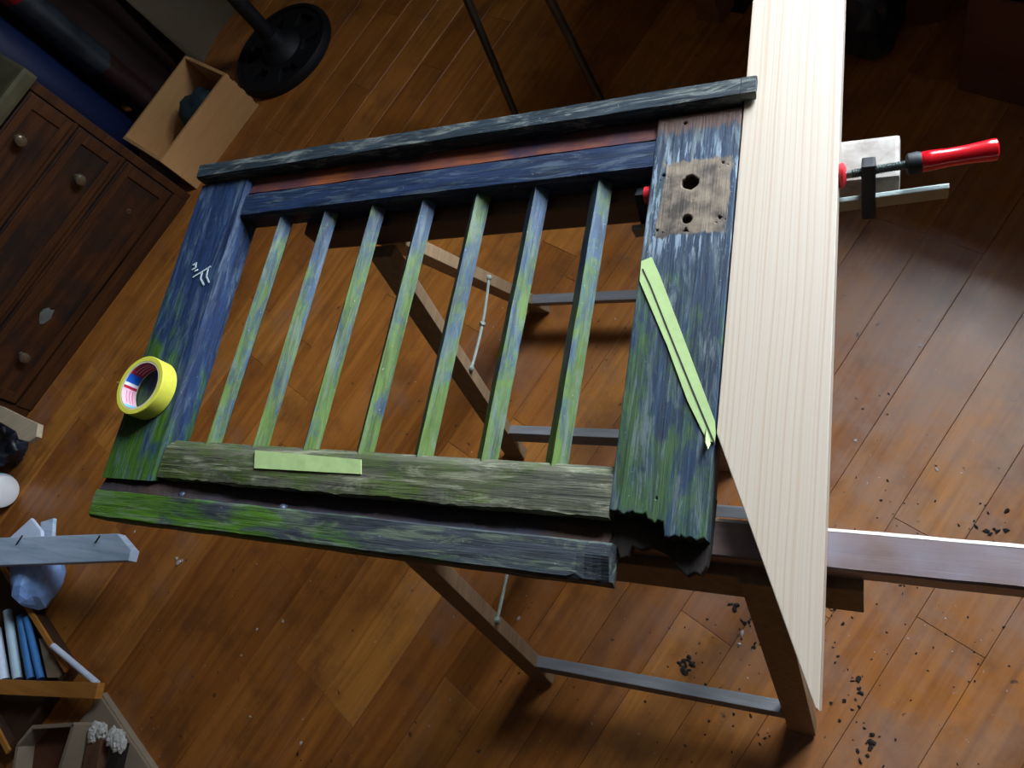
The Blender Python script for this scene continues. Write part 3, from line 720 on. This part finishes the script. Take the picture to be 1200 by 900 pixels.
trestle(-0.645, -0.130, 0.138, 'wooden folding trestle under the near rail and the plank tip', ((-0.72, -0.020), (-0.72, -0.048)), 0.064, 0.33)

# ------------------------------------------------------------------ chest of drawers on the left
C0 = Vector((-2.272, 1.322, 0)); E1 = Vector((-A.x, -A.y, 0)); E2 = -B
CW, CD, CH = 0.98, 0.44, 0.612
def cbox(r1, r2, r3, bev=0.0): return obox(NB(), C0, E1, E2, UP, r1, r2, r3, bev)
CH_O = thing('chest_of_drawers', 'dark walnut chest of drawers with round knobs and a pale top', 'chest', C0 + E1 * CW / 2 + E2 * CD / 2)
bm = cbox((0, 0.03), (0.006, CD), (0, CH), 0.003); obj('side_panel', bm, M['chest_frame'], CH_O)
bm = cbox((CW - 0.03, CW), (0.006, CD), (0, CH), 0.003); obj('side_panel', bm, M['chest_frame'], CH_O)
bm = cbox((0.031, CW - 0.031), (CD - 0.02, CD), (0.01, CH)); obj('back_panel', bm, M['chest'], CH_O)
bm = cbox((0.031, CW - 0.031), (0.0, 0.03), (0.0, 0.058), 0.004); obj('plinth', bm, M['chest_frame'], CH_O)
zz = [(0.064, 0.258), (0.274, 0.436), (0.452, 0.602)]
for z0, z1 in ((0.259, 0.273), (0.437, 0.451)):
    bm = cbox((0.031, CW - 0.031), (0.010, 0.20), (z0, z1), 0.002); obj('divider_rail', bm, M['chest_frame'], CH_O)
for k, (z0, z1) in enumerate(zz):
    bm = cbox((0.034, CW - 0.034), (0.0, 0.022), (z0, z1), 0.004); dr = obj('drawer', bm, M['chest'], CH_O)
    bm = NB(); 
    for r1, r3 in (((0.040, CW - 0.040), (z1 - 0.030, z1 - 0.006)), ((0.040, CW - 0.040), (z0 + 0.006, z0 + 0.030)), ((0.040, 0.075), (z0 + 0.030, z1 - 0.030)), ((CW - 0.075, CW - 0.040), (z0 + 0.030, z1 - 0.030))):
        obox(bm, C0, E1, E2, UP, r1, (-0.006, 0.0), r3, 0.0015)
    obj('drawer_moulding', bm, M['chest_frame'], dr)
    zc = {0: 0.152, 1: 0.354, 2: 0.556}[k]
    for s_ in (0.172, 0.775):
        c_ = C0 + E1 * s_ + UP * zc
        if k == 0 and s_ < 0.5:
            bm = NB(); lathe(bm, c_, [(0.004, 0), (0.009, 0), (0.0095, 0.002), (0.005, 0.003), (0.004, 0.0)], 18, axis=-E2); obj('empty_knob_socket', bm, M['knob'], dr, smooth=True); continue
        bm = NB(); lathe(bm, c_, [(0, 0), (0.010, 0), (0.008, 0.010), (0.012, 0.016), (0.0175, 0.022), (0.019, 0.029), (0.016, 0.036), (0.008, 0.040), (0, 0.041)], 24, axis=-E2); obj('knob', bm, M['knob'], dr, smooth=True)
    if k == 0:
        bm = plate([ring_pts(0, 0, 0.028, 12, 0.25, 0.7)], -0.0008, 0.0008)
        rotm = Matrix((E1, UP, -E2)).transposed(); c_ = C0 + E1 * 0.62 + UP * 0.165 - E2 * 0.0015
        for v in bm.verts: v.co = rotm @ v.co + c_
        o = obj('worn_patch', bm, m_plain('grey_worn_finish', (0.10, 0.11, 0.10), 0.7, var=0.4), dr); o['label'] = 'grey scuffed patch'
bm = cbox((-0.012, CW + 0.012), (-0.016, CD), (CH, CH + 0.046), 0.012); obj('top', bm, M['chest_top'], CH_O)

# ------------------------------------------------------------------ open tan box beside the chest
b0 = Vector((-2.258, 1.350, 0)); F1 = A; F2 = -B; BL, BD, BH, bt = 0.385, 0.295, 0.166, 0.012
OB = thing('open_box', 'open tan plywood box on the floor beside the chest of drawers', 'box', b0 + F1 * BL / 2 + F2 * BD / 2)
def bbox(r1, r2, r3, bev=0.001): return obox(NB(), b0, F1, F2, UP, r1, r2, r3, bev)
obj('front_panel', bbox((0, BL), (0, bt), (0, BH)), M['carton'], OB); obj('back_panel', bbox((0, BL), (BD - bt, BD), (0, BH)), M['carton'], OB)
obj('end_panel', bbox((0, bt), (bt, BD - bt), (0, BH)), M['carton'], OB); obj('end_panel', bbox((BL - bt, BL), (bt, BD - bt), (0, BH)), M['carton'], OB)
obj('base_panel', bbox((bt, BL - bt), (bt, BD - bt), (0, 0.010)), M['carton'], OB)
for k in range(4):
    bm = bbox((BL - 0.003, BL + 0.0012), (-0.0012, 0.004), (0.012 + k * 0.04, 0.030 + k * 0.04), 0); obj('dark_finger_joint', bm, M['rot_y'], OB)
bm = NB(); blob(bm, b0 + F1 * 0.255 + F2 * 0.148 + UP * 0.068, 0.085, 0.100, 0.060, 5, 0.25, 2.0, 4, 0.9, ANG); tag(obj('folded_cloth', bm, M['teal'], None, smooth=True), 'dark teal bundle lying in the open tan box', 'cloth')
bm = NB(); tube(bm, [b0 + F1 * 0.06 + F2 * 0.045 + UP * 0.018, b0 + F1 * 0.06 + F2 * 0.045 + UP * 0.10, b0 + F1 * 0.065 + F2 * 0.045 + UP * 0.125], [0.014, 0.014, 0.006], 14); tag(obj('small_tin', bm, m_plain('shiny_tin', (0.35, 0.45, 0.7), 0.2, 0.8), None, smooth=True), 'small shiny metal tube in the corner of the tan box', 'tube')

# things leaning behind the box, in the dark corner
bm = NB(); c_ = ab(0.125, -3.20); prof = []
lathe(bm, c_, [(0, 0.0), (0.115, 0.0), (0.118, 0.01), (0.118, 1.05), (0.112, 1.06), (0.07, 1.055), (0.03, 1.05), (0, 1.05)], 40)
tag(obj('rolled_mat', bm, M['blue_roll'], None, smooth=True), 'thick navy blue rolled mat standing behind the chest', 'roll')
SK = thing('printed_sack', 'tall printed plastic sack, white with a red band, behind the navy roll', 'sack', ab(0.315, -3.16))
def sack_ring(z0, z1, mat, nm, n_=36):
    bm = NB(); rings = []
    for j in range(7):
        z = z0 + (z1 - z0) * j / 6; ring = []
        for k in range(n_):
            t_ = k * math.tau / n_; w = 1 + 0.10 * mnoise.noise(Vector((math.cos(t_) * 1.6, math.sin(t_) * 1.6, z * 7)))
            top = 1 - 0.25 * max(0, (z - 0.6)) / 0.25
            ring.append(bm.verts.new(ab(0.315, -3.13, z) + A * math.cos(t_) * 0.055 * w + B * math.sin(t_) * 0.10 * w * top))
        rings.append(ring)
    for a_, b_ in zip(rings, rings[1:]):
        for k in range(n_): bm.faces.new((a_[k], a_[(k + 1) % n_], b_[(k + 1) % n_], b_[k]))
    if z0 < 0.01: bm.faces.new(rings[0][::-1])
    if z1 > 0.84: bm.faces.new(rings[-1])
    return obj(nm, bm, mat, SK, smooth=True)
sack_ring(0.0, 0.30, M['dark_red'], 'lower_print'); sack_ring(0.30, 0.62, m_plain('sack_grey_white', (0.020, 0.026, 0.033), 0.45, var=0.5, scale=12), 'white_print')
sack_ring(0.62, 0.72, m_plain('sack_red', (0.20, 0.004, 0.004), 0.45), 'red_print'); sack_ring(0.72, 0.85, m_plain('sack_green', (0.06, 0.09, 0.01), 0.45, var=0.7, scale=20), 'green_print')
bm = NB(); obox(bm, (0, 0, 0), A, B, UP, (0.375, 0.545), (-3.42, -3.19), (0, 0.95), 0.004)
tag(obj('dark_red_panel', bm, M['dark_red'], None), 'tall oxblood red cabinet side behind the open box', 'cabinet')
bm = NB(); n_ = 16; fr, bk = [], []
for k in range(n_ + 1):
    a_ = 0.560 + 0.40 * k / n_; bow = -0.05 * math.sin(math.pi * k / n_) 
    for z, off in ((0.0, 0.0), (1.1, -0.16)):
        fr.append(bm.verts.new(ab(a_, -3.10 + bow + off, z))); bk.append(bm.verts.new(ab(a_, -3.106 + bow + off, z)))
for k in range(n_):
    i = 2 * k
    bm.faces.new((fr[i], fr[i + 2], fr[i + 3], fr[i + 1])); bm.faces.new((bk[i], bk[i + 1], bk[i + 3], bk[i + 2]))
    bm.faces.new((fr[i + 1], fr[i + 3], bk[i + 3], bk[i + 1])); bm.faces.new((fr[i], bk[i], bk[i + 2], fr[i + 2]))
bm.faces.new((fr[0], fr[1], bk[1], bk[0])); bm.faces.new((fr[-2], bk[-2], bk[-1], fr[-1]))
tag(obj('hardboard_sheet', bm, M['beige'], None, smooth=True), 'bowed beige hardboard sheet leaning on the wall behind the box', 'board')

# black pedestal with round base
PC = P(331, 58, 0.02); PC.z = 0
PD = thing('iron_pedestal', 'black cast-iron pedestal stand with a round base', 'stand', PC)
outer = ring_pts(0, 0, 0.205, 48); hs = []
for k in range(6):
    a0 = k * math.tau / 6; hs.append([(r_ * math.cos(a0 + t_), r_ * math.sin(a0 + t_)) for r_, ts in ((0.165, (-0.30, -0.15, 0, 0.15, 0.30)), (0.10, (0.25, 0, -0.25))) for t_ in ts])
bm = plate([outer] + hs, 0.004, 0.026, 0.003); bmesh.ops.translate(bm, vec=PC, verts=bm.verts); obj('base_plate', bm, M['black_iron'], PD)
bm = NB(); lathe(bm, PC, [(0, 0.0005), (0.188, 0.0005), (0.188, 0.0035), (0, 0.0035)], 40); obj('under_plate', bm, M['black_iron'], PD)
bm = NB(); lathe(bm, PC, [(0.19, 0.026), (0.205, 0.0), (0.207, 0.02), (0.200, 0.036), (0.188, 0.034)], 56, closed=True); obj('rim', bm, M['black_iron'], PD, smooth=True)
bm = NB(); lathe(bm, PC, [(0, 0.024), (0.085, 0.024), (0.070, 0.045), (0.045, 0.06), (0.036, 0.10), (0, 0.10)], 36); obj('hub', bm, M['black_iron'], PD, smooth=True)
bm = NB(); lathe(bm, PC, [(0, 0.09), (0.028, 0.09), (0.028, 0.72), (0, 0.72)], 24); obj('post', bm, M['black_iron'], PD, smooth=True)
bm = NB(); lathe(bm, PC, [(0, 0.715), (0.15, 0.715), (0.155, 0.725), (0.15, 0.735), (0, 0.735)], 40); obj('top_plate', bm, M['black_iron'], PD, smooth=True)

# thin-legged tripod stand behind the shutter
f1, f2 = P(617, 165), P(722, 152); apex = Vector((-0.80, 1.42, 1.25)); f3 = Vector((-0.88, 2.02, 0.0))
ES = thing('tripod_stand', 'stand on thin metal legs behind the far edge of the shutter', 'stand', (f1 + f2) / 2)
q1, q2 = P(548, 0, 0.36), P(645, 0, 0.36)
def leg_to(f_, q_, h=1.25): return f_ + (q_ - f_) * (h / q_.z)
tops = []
for f_, q_ in ((f1, q1), (f2, q2)):
    tp = leg_to(f_, q_, 0.95); tops.append(tp); bm = NB(); tube(bm, [f_ + UP * 0.0, tp], [0.0095, 0.016], 12); obj('leg', bm, M['leg_metal'], ES, smooth=True)
bm = NB(); tube(bm, [f3, (tops[0] + tops[1]) / 2], [0.008, 0.0115], 12); obj('leg', bm, M['leg_metal'], ES, smooth=True)
bm = NB(); beam(bm, tops[0] + (tops[0] - tops[1]) * 0.15, tops[1] + (tops[1] - tops[0]) * 0.15, 0.05, 0.03, bev=0.003); obj('head_bar', bm, M['trestle'], ES)

# ------------------------------------------------------------------ workbench under the window, unseen top placed to shade the floor; cartons below
WBN = thing('workbench', 'wooden workbench below the window, unseen top placed to shade the far floor, one leg foot in view beyond the shutter', 'workbench', ab(1.5, 0.0))
WB_A0, WB_A1, WB_B0, WB_B1 = 1.25, 1.76, -1.22, 1.3
M['bench'] = m_wood('bench_beech', (0.16, 0.065, 0.025), (0.26, 0.12, 0.05), ANG, 40, 4, 0.5)
bm = NB(); obox(bm, (0, 0, 0), A, B, UP, (WB_A0, WB_A1), (WB_B0, WB_B1), (0.80, 0.85), 0.004); obj('bench_top', bm, M['bench'], WBN)
for a_ in (WB_A0 + 0.012, WB_A1 - 0.082):
    for b_ in (WB_B0 + 0.02, WB_B1 - 0.09):
        bm = NB(); obox(bm, (0, 0, 0), A, B, UP, (a_, a_ + 0.07), (b_, b_ + 0.07), (0, 0.80), 0.003); obj('leg', bm, M['bench'], WBN)
bm = NB(); obox(bm, (0, 0, 0), A, B, UP, (WB_A1 - 0.03, WB_A1 - 0.005), (WB_B0 + 0.1, WB_B1 - 0.1), (0.70, 0.80)); obj('apron', bm, M['bench'], WBN)
def carton(c, e1, e2, w, d, h, mat, label, flap=True, wall=0.006):
    """open carton with its near corner at c, w along e1, d along e2"""
    t = thing('cardboard_carton', label, 'carton', Vector(c) + e1 * w / 2 + e2 * d / 2)
    for nm, r1, r2, r3 in (('front_wall', (0, w), (0, wall), (0, h)), ('back_wall', (0, w), (d - wall, d), (0, h)), ('side_wall', (0, wall), (wall, d - wall), (0, h)), ('side_wall', (w - wall, w), (wall, d - wall), (0, h)), ('base', (wall, w - wall), (wall, d - wall), (0, wall))):
        bm = NB(); obox(bm, c, e1, e2, UP, r1, r2, r3, 0.001); obj(nm, bm, mat, t)
    if flap:
        for r1, dv in (((0.01, w - 0.01), -1), ((0.01, w - 0.01), 1)):
            o0 = Vector(c) + UP * (h + 0.002) + (e2 * d if dv > 0 else Vector((0, 0, 0)))
            up = (UP * 0.75 + e2 * dv * 0.66).normalized(); bm = NB(); obox(bm, o0, e1, up, e1.cross(up), r1, (0, d * 0.4), (-0.002, 0.002)); obj('flap', bm, mat, t)
    return t
c1 = P(1122, 105); e1 = (P(1184, 121) - c1).normalized(); e2 = Vector((-e1.y, e1.x, 0))
carton(c1, e1, e2, 0.34, 0.26, 0.27, M['cardboard_dark'], 'brown cardboard carton standing in front of the workbench', False)
c2 = P(1060, 33); carton(c2, XA, YA, 0.085, 0.16, 0.18, M['cardboard_dark'], 'small dark carton under the workbench beside the brown carton', False)
bm = NB(); blob(bm, P(1020, 12, 0.09) , 0.07, 0.09, 0.13, 9, 0.25, 2, 4, 0.68); tag(obj('black_bag', bm, M['black_bag'], None, smooth=True), 'black plastic bag under the workbench beside the plank', 'bag')

# ------------------------------------------------------------------ clutter in the lower left
# low tray with rods
KH = 0.045
k1, k2 = P(88, 799, KH), P(30, 703, KH)
kr = dict(a1=(k1.dot(A) + k2.dot(A)) / 2, b1=-1.68, h=KH - 0.008, t=0.014); kr['a0'] = kr['a1'] - 0.28; kr['b0'] = kr['b1'] - 0.80
KR = thing('wooden_tray', 'low wooden tray full of rods and tubes, a batten across it', 'tray', ab((kr['a0'] + kr['a1']) / 2, (kr['b0'] + kr['b1']) / 2))
for nm, ra, rb, rz in (('side_board', (kr['a1'] - kr['t'], kr['a1']), (kr['b0'], kr['b1']), (0, kr['h'])), ('side_board', (kr['a0'], kr['a0'] + kr['t']), (kr['b0'], kr['b1']), (0, kr['h'])),
                   ('end_board', (kr['a0'] + kr['t'], kr['a1'] - kr['t']), (kr['b1'] - kr['t'], kr['b1']), (0, kr['h'])), ('end_board', (kr['a0'] + kr['t'], kr['a1'] - kr['t']), (kr['b0'], kr['b0'] + kr['t']), (0, kr['h'])),
                   ('bottom', (kr['a0'] + kr['t'], kr['a1'] - kr['t']), (kr['b0'] + kr['t'], kr['b1'] - kr['t']), (0, 0.012))):
    bm = NB(); obox(bm, (0, 0, 0), A, B, UP, ra, rb, rz, 0.0015); o = obj(nm, bm, M['trim'], KR)  # dark boards: shade painted into the tray, only the rim stays orange
    if nm == 'side_board':
        bm = NB(); obox(bm, (0, 0, 0), A, B, UP, ra, rb, (kr['h'], KH), 0.0012); obj('rim', bm, M['orange_wood'], o)
for k, (x0, y0, x1, y1, mat, rad, lab) in enumerate((
        (9, 716, 20, 792, 'pale_rod', 0.013, 'pale plastic rod lying in the wooden tray'), (24, 722, 36, 792, 'blue_rod', 0.012, 'blue plastic tube lying in the wooden tray'),
        (31, 724, 47, 792, 'blue_rod', 0.010, 'slimmer blue tube in the tray, closest to its side board'), (-6, 738, 4, 795, 'white_paper', 0.017, 'white paper tube in the wooden tray'))):
    p_hi = P(x0, y0, 0.035); p_lo = P(x1, y1, 0.028); d = (p_lo - p_hi).normalized()
    bm = NB(); tube(bm, [p_hi, p_hi.lerp(p_lo, 1.05)], rad, 14)
    for v in bm.verts: v.co.z = max(v.co.z, 0.0135)
    tag(obj('rod', bm, M[mat], None, smooth=True), lab, 'rod')
bm = NB(); q_ = [P(44, 748, 0.034), P(50, 748, 0.034), P(74, 794, 0.034), P(54, 794, 0.034)]
bm = plate([[tuple(p[:2]) for p in q_]], 0.024, 0.030); tag(obj('card_offcut', bm, M['cardboard'], None), 'grey cardboard offcut inside the wooden tray', 'cardboard')
# batten lying across the tray
zb_ = KH + 0.0245
bp = [P(115, 800, zb_), P(0, 796, zb_)]; d = (bp[1] - bp[0]).normalized(); sd_ = d.cross(UP)
sd_ = sd_ if sd_.y > 0 else -sd_
bm = NB(); obox(bm, bp[0] - UP * 0.0115, d, -sd_, UP, (0, 0.75), (0, 0.040), (-0.0115, 0.0115), 0.002)
tag(obj('batten', bm, M['orange_wood'], None), 'orange pine batten lying across the wooden tray', 'batten')
zm = KH + 0.009
bm = NB(); tube(bm, [P(62, 757, zm), P(114, 801, zm)], 0.0085, 14); tag(obj('pale_tube', bm, M['white_paper'], None, smooth=True), 'short pale tube on the tray rim by the batten end', 'tube')
# flattened carton with torn offcuts on it
CT = thing('flattened_carton', 'flattened grey carton on the floor beside the wooden tray', 'carton', P(140, 870, 0))
fl_ = [P(117, 812, 0.024), P(182, 908, 0.024), P(150, 950, 0.024), P(60, 950, 0.024), P(72, 872, 0.024)]
bm = plate([[tuple(p[:2]) for p in fl_]], 0.0, 0.020, 0.001); obj('lower_layer', bm, M['cardboard'], CT)
fl2 = [P(116, 817, 0.03), P(178, 908, 0.03), P(150, 948, 0.03), P(62, 948, 0.03), P(76, 872, 0.03)]
bm = plate([[tuple(p[:2]) for p in fl2]], 0.0205, 0.027, 0.001); obj('upper_layer', bm, M['cardboard'], CT)
for k, (x, y, x2, y2, lab, mat) in enumerate(((116, 862, 106, 925, 'brown torn offcut with white fibres, on the flattened carton', 'brown_offcut'), (142, 870, 128, 930, 'narrow dark torn offcut on the flattened carton, by its long edge', 'rot_y'))):
    t = thing('torn_offcut', lab, 'offcut', P(x2, y2, 0.03)); bm = NB(); p, q = P(x, y, 0.042), P(x2, y2, 0.042)
    beam(bm, p, q, 0.052 if k == 0 else 0.034, 0.026, bev=0.002); obj('stick', bm, M[mat], t)
    for j in range(6):
        bm = NB(); blob(bm, p + Vector((random.uniform(-0.024, 0.024), random.uniform(-0.006, 0.014), 0.010)), 0.015, 0.018, 0.011, j + k * 7, 0.5, 2, 3); obj('torn_fibre', bm, M['torn'], t)
# small open carton
FB = thing('cardboard_carton', 'small brown carton with pale rim beside the torn offcuts', 'carton', P(50, 895, 0.0))
fq = [P(20, 874, 0.10), P(38, 852, 0.10), P(86, 849, 0.10), P(66, 912, 0.10), P(12, 930, 0.10)]
bm = plate([[tuple(p[:2]) for p in fq]], 0.045, 0.052); obj('inner_face', bm, M['cardboard_dark'], FB)
ring = fq + [fq[0]]
for a_, b_ in zip(ring, ring[1:]):
    bm = NB(); beam(bm, Vector((a_.x, a_.y, 0.065)), Vector((b_.x, b_.y, 0.065)), 0.010, 0.070, side=(b_ - a_).cross(UP)); obj('wall', bm, M['cardboard'], FB)
# grey-blue board lying on the bundle
zg = 0.16
g1, g0 = P(146, 641, zg), P(-60, 646, zg); d = (g1 - g0).normalized(); sdir = Vector((-d.y, d.x, 0))
go_ = [(P(137, 626, zg)), (P(153, 645, zg)), (P(150, 656, zg)), (P(-60, 664, zg)), (P(-60, 633, zg))]
GP = thing('grey_board', 'blue-grey weathered board end with two nails, lying on the blue bundle', 'board', g0 - UP * 0.03)
bm = plate([[tuple(p[:2]) for p in go_]], zg - 0.028, zg, 0.002); obj('board', bm, M['grey_plank'], GP)
for x0, y0, x1, y1 in ((26, 628, 18, 640), (117, 628, 111, 637)):
    bm = NB(); tube(bm, [P(x1, y1, zg - 0.004), P(x0, y0, zg + 0.018)], 0.0022, 8); obj('nail', bm, M['black_iron'], GP)
# blue bundle under it
BN = thing('film_bundle', 'blue and white crumpled plastic bundle under the grey board', 'bundle', P(45, 690, 0))
bm = NB(); c_ = P(45, 668, 0.06); blob(bm, Vector((c_.x, c_.y, 0.065)), 0.075, 0.115, 0.066, 3, 0.22, 1.5, 3, 0.98, 0.5)
for v in bm.verts: v.co.z = min(v.co.z, zg - 0.031)
obj('wrap', bm, M['blue_bag'], BN)
for k, (pq, z_) in enumerate(((((12, 630), (36, 608), (47, 622), (50, 645), (14, 648)), 0.12), (((48, 612), (62, 608), (60, 640), (46, 645)), 0.10))):
    bm = plate([[tuple(P(x, y, z_)[:2]) for x, y in pq]], z_ - 0.012, z_, 0.002)
    obj('paper_fold', bm, M['white_paper'] if k == 0 else M['grey_plank'], BN)
# white can, black bag, T-shaped offcut
bm = NB(); q = P(-6, 588, 0.0); ax = (P(40, 575, 0.0) - P(-30, 560, 0.0)).normalized()
cc_ = P(-24, 570, 0.05); cc_.z = 0.0585
WC = thing('white_can', 'white can with a pale blue print lying on the floor', 'can', (cc_.x, cc_.y, 0))
lathe(bm, cc_, [(0, 0), (0.055, 0), (0.057, 0.004), (0.057, 0.135), (0.052, 0.152), (0.036, 0.160), (0, 0.160)], 36, axis=ax); obj('body', bm, M['print_white'], WC, smooth=True)
bm = NB(); lathe(bm, cc_ + ax * 0.104, [(0.0572, 0), (0.0578, 0), (0.0578, 0.03), (0.0572, 0.03)], 36, closed=True, axis=ax); obj('print_band', bm, M['print_cyan'], WC, smooth=True)
bm = NB(); c_ = P(6, 523, 0.04); blob(bm, Vector((c_.x, c_.y, 0.06)), 0.10, 0.075, 0.07, 14, 0.3, 2.2, 4, 0.85); tag(obj('black_bag', bm, M['black_bag'], None, smooth=True), 'black crumpled bag on the floor by the foot of the chest', 'bag')
of = [(-12, 472), (0, 476), (26, 489), (44, 497), (42, 511), (33, 517), (22, 514), (19, 505), (0, 494), (-12, 488)]
bm = plate([[tuple(P(x, y, 0.16)[:2]) for x, y in of]], 0.140, 0.160, 0.002); tag(obj('wood_offcut', bm, M['offcut'], None), 'pale T-shaped wood offcut on the black bag by the chest', 'offcut')

# ------------------------------------------------------------------ crumbs and chips on the floor
def scatter(nm, n, fn, mat, label, cat):
    bm = NB()
    for k in range(n):
        x, y, r = fn(); 
        if r <= 0: continue
        s = bmesh.ops.create_icosphere(bm, subdivisions=1, radius=1.0); th = random.uniform(0, 6.28); asp = random.uniform(0.4, 0.9)
        for v in s['verts']:
            p = v.co * random.uniform(0.45, 1.35); px, py = p.x * r, p.y * r * asp
            v.co = Vector((x + px * math.cos(th) - py * math.sin(th), y + px * math.sin(th) + py * math.cos(th), max(0.0003, r * 0.22 + p.z * r * 0.28)))
    o = obj(nm, bm, mat, None); tag(o, label, cat, None, 'stuff')
spots = [(805, 772, 0.010, 5), (803, 785, 0.008, 5), (860, 712, 0.010, 4), (987, 706, 0.007, 9), (1160, 618, 0.007, 13), (985, 815, 0.005, 8), (1000, 868, 0.006, 9), (1030, 872, 0.008, 7), (885, 755, 0.005, 5), (975, 690, 0.006, 8), (1008, 803, 0.007, 5), (880, 850, 0.005, 7), (870, 730, 0.006, 6), (352, 882, 0.007, 2), (760, 628, 0.004, 6), (810, 612, 0.005, 5)]
bank = []
for x, y, r, n in spots:
    for k in range(n):
        p = P(x, y); bank.append((p.x + random.gauss(0, 0.022 if n > 6 else 0.008), p.y + random.gauss(0, 0.022 if n > 6 else 0.008), r * random.uniform(0.35, 1.0)))
for k in range(220):
    p = P(random.gauss(960, 150), random.gauss(720, 110)); bank.append((p.x, p.y, random.uniform(0.0012, 0.0035)))
it = iter(bank); scatter('rotten_crumbs', len(bank), lambda: next(it), M['crumb'], 'dark crumbs of rotten wood scattered on the floor under the plank', 'crumbs')
bank2 = [(*P(210, 660)[:2], 0.011), (*P(214, 657)[:2], 0.008), (*P(207, 655)[:2], 0.007)]
for x, y in ((158, 623), (332, 728), (301, 738), (283, 768), (294, 840), (355, 843), (353, 871), (608, 725), (1003, 516), (1098, 550), (1078, 405), (565, 380), (440, 752), (870, 742), (866, 755)):
    p = P(x, y); bank2.append((p.x, p.y, random.uniform(0.003, 0.0065)))
for k in range(60):
    p = P(random.uniform(150, 1190), random.uniform(420, 890)); bank2.append((p.x, p.y, random.uniform(0.0012, 0.0026)))
it2 = iter(bank2); scatter('pale_chips', len(bank2), lambda: next(it2), M['chip'], 'small pale chips of paint and wood on the floorboards', 'chips')
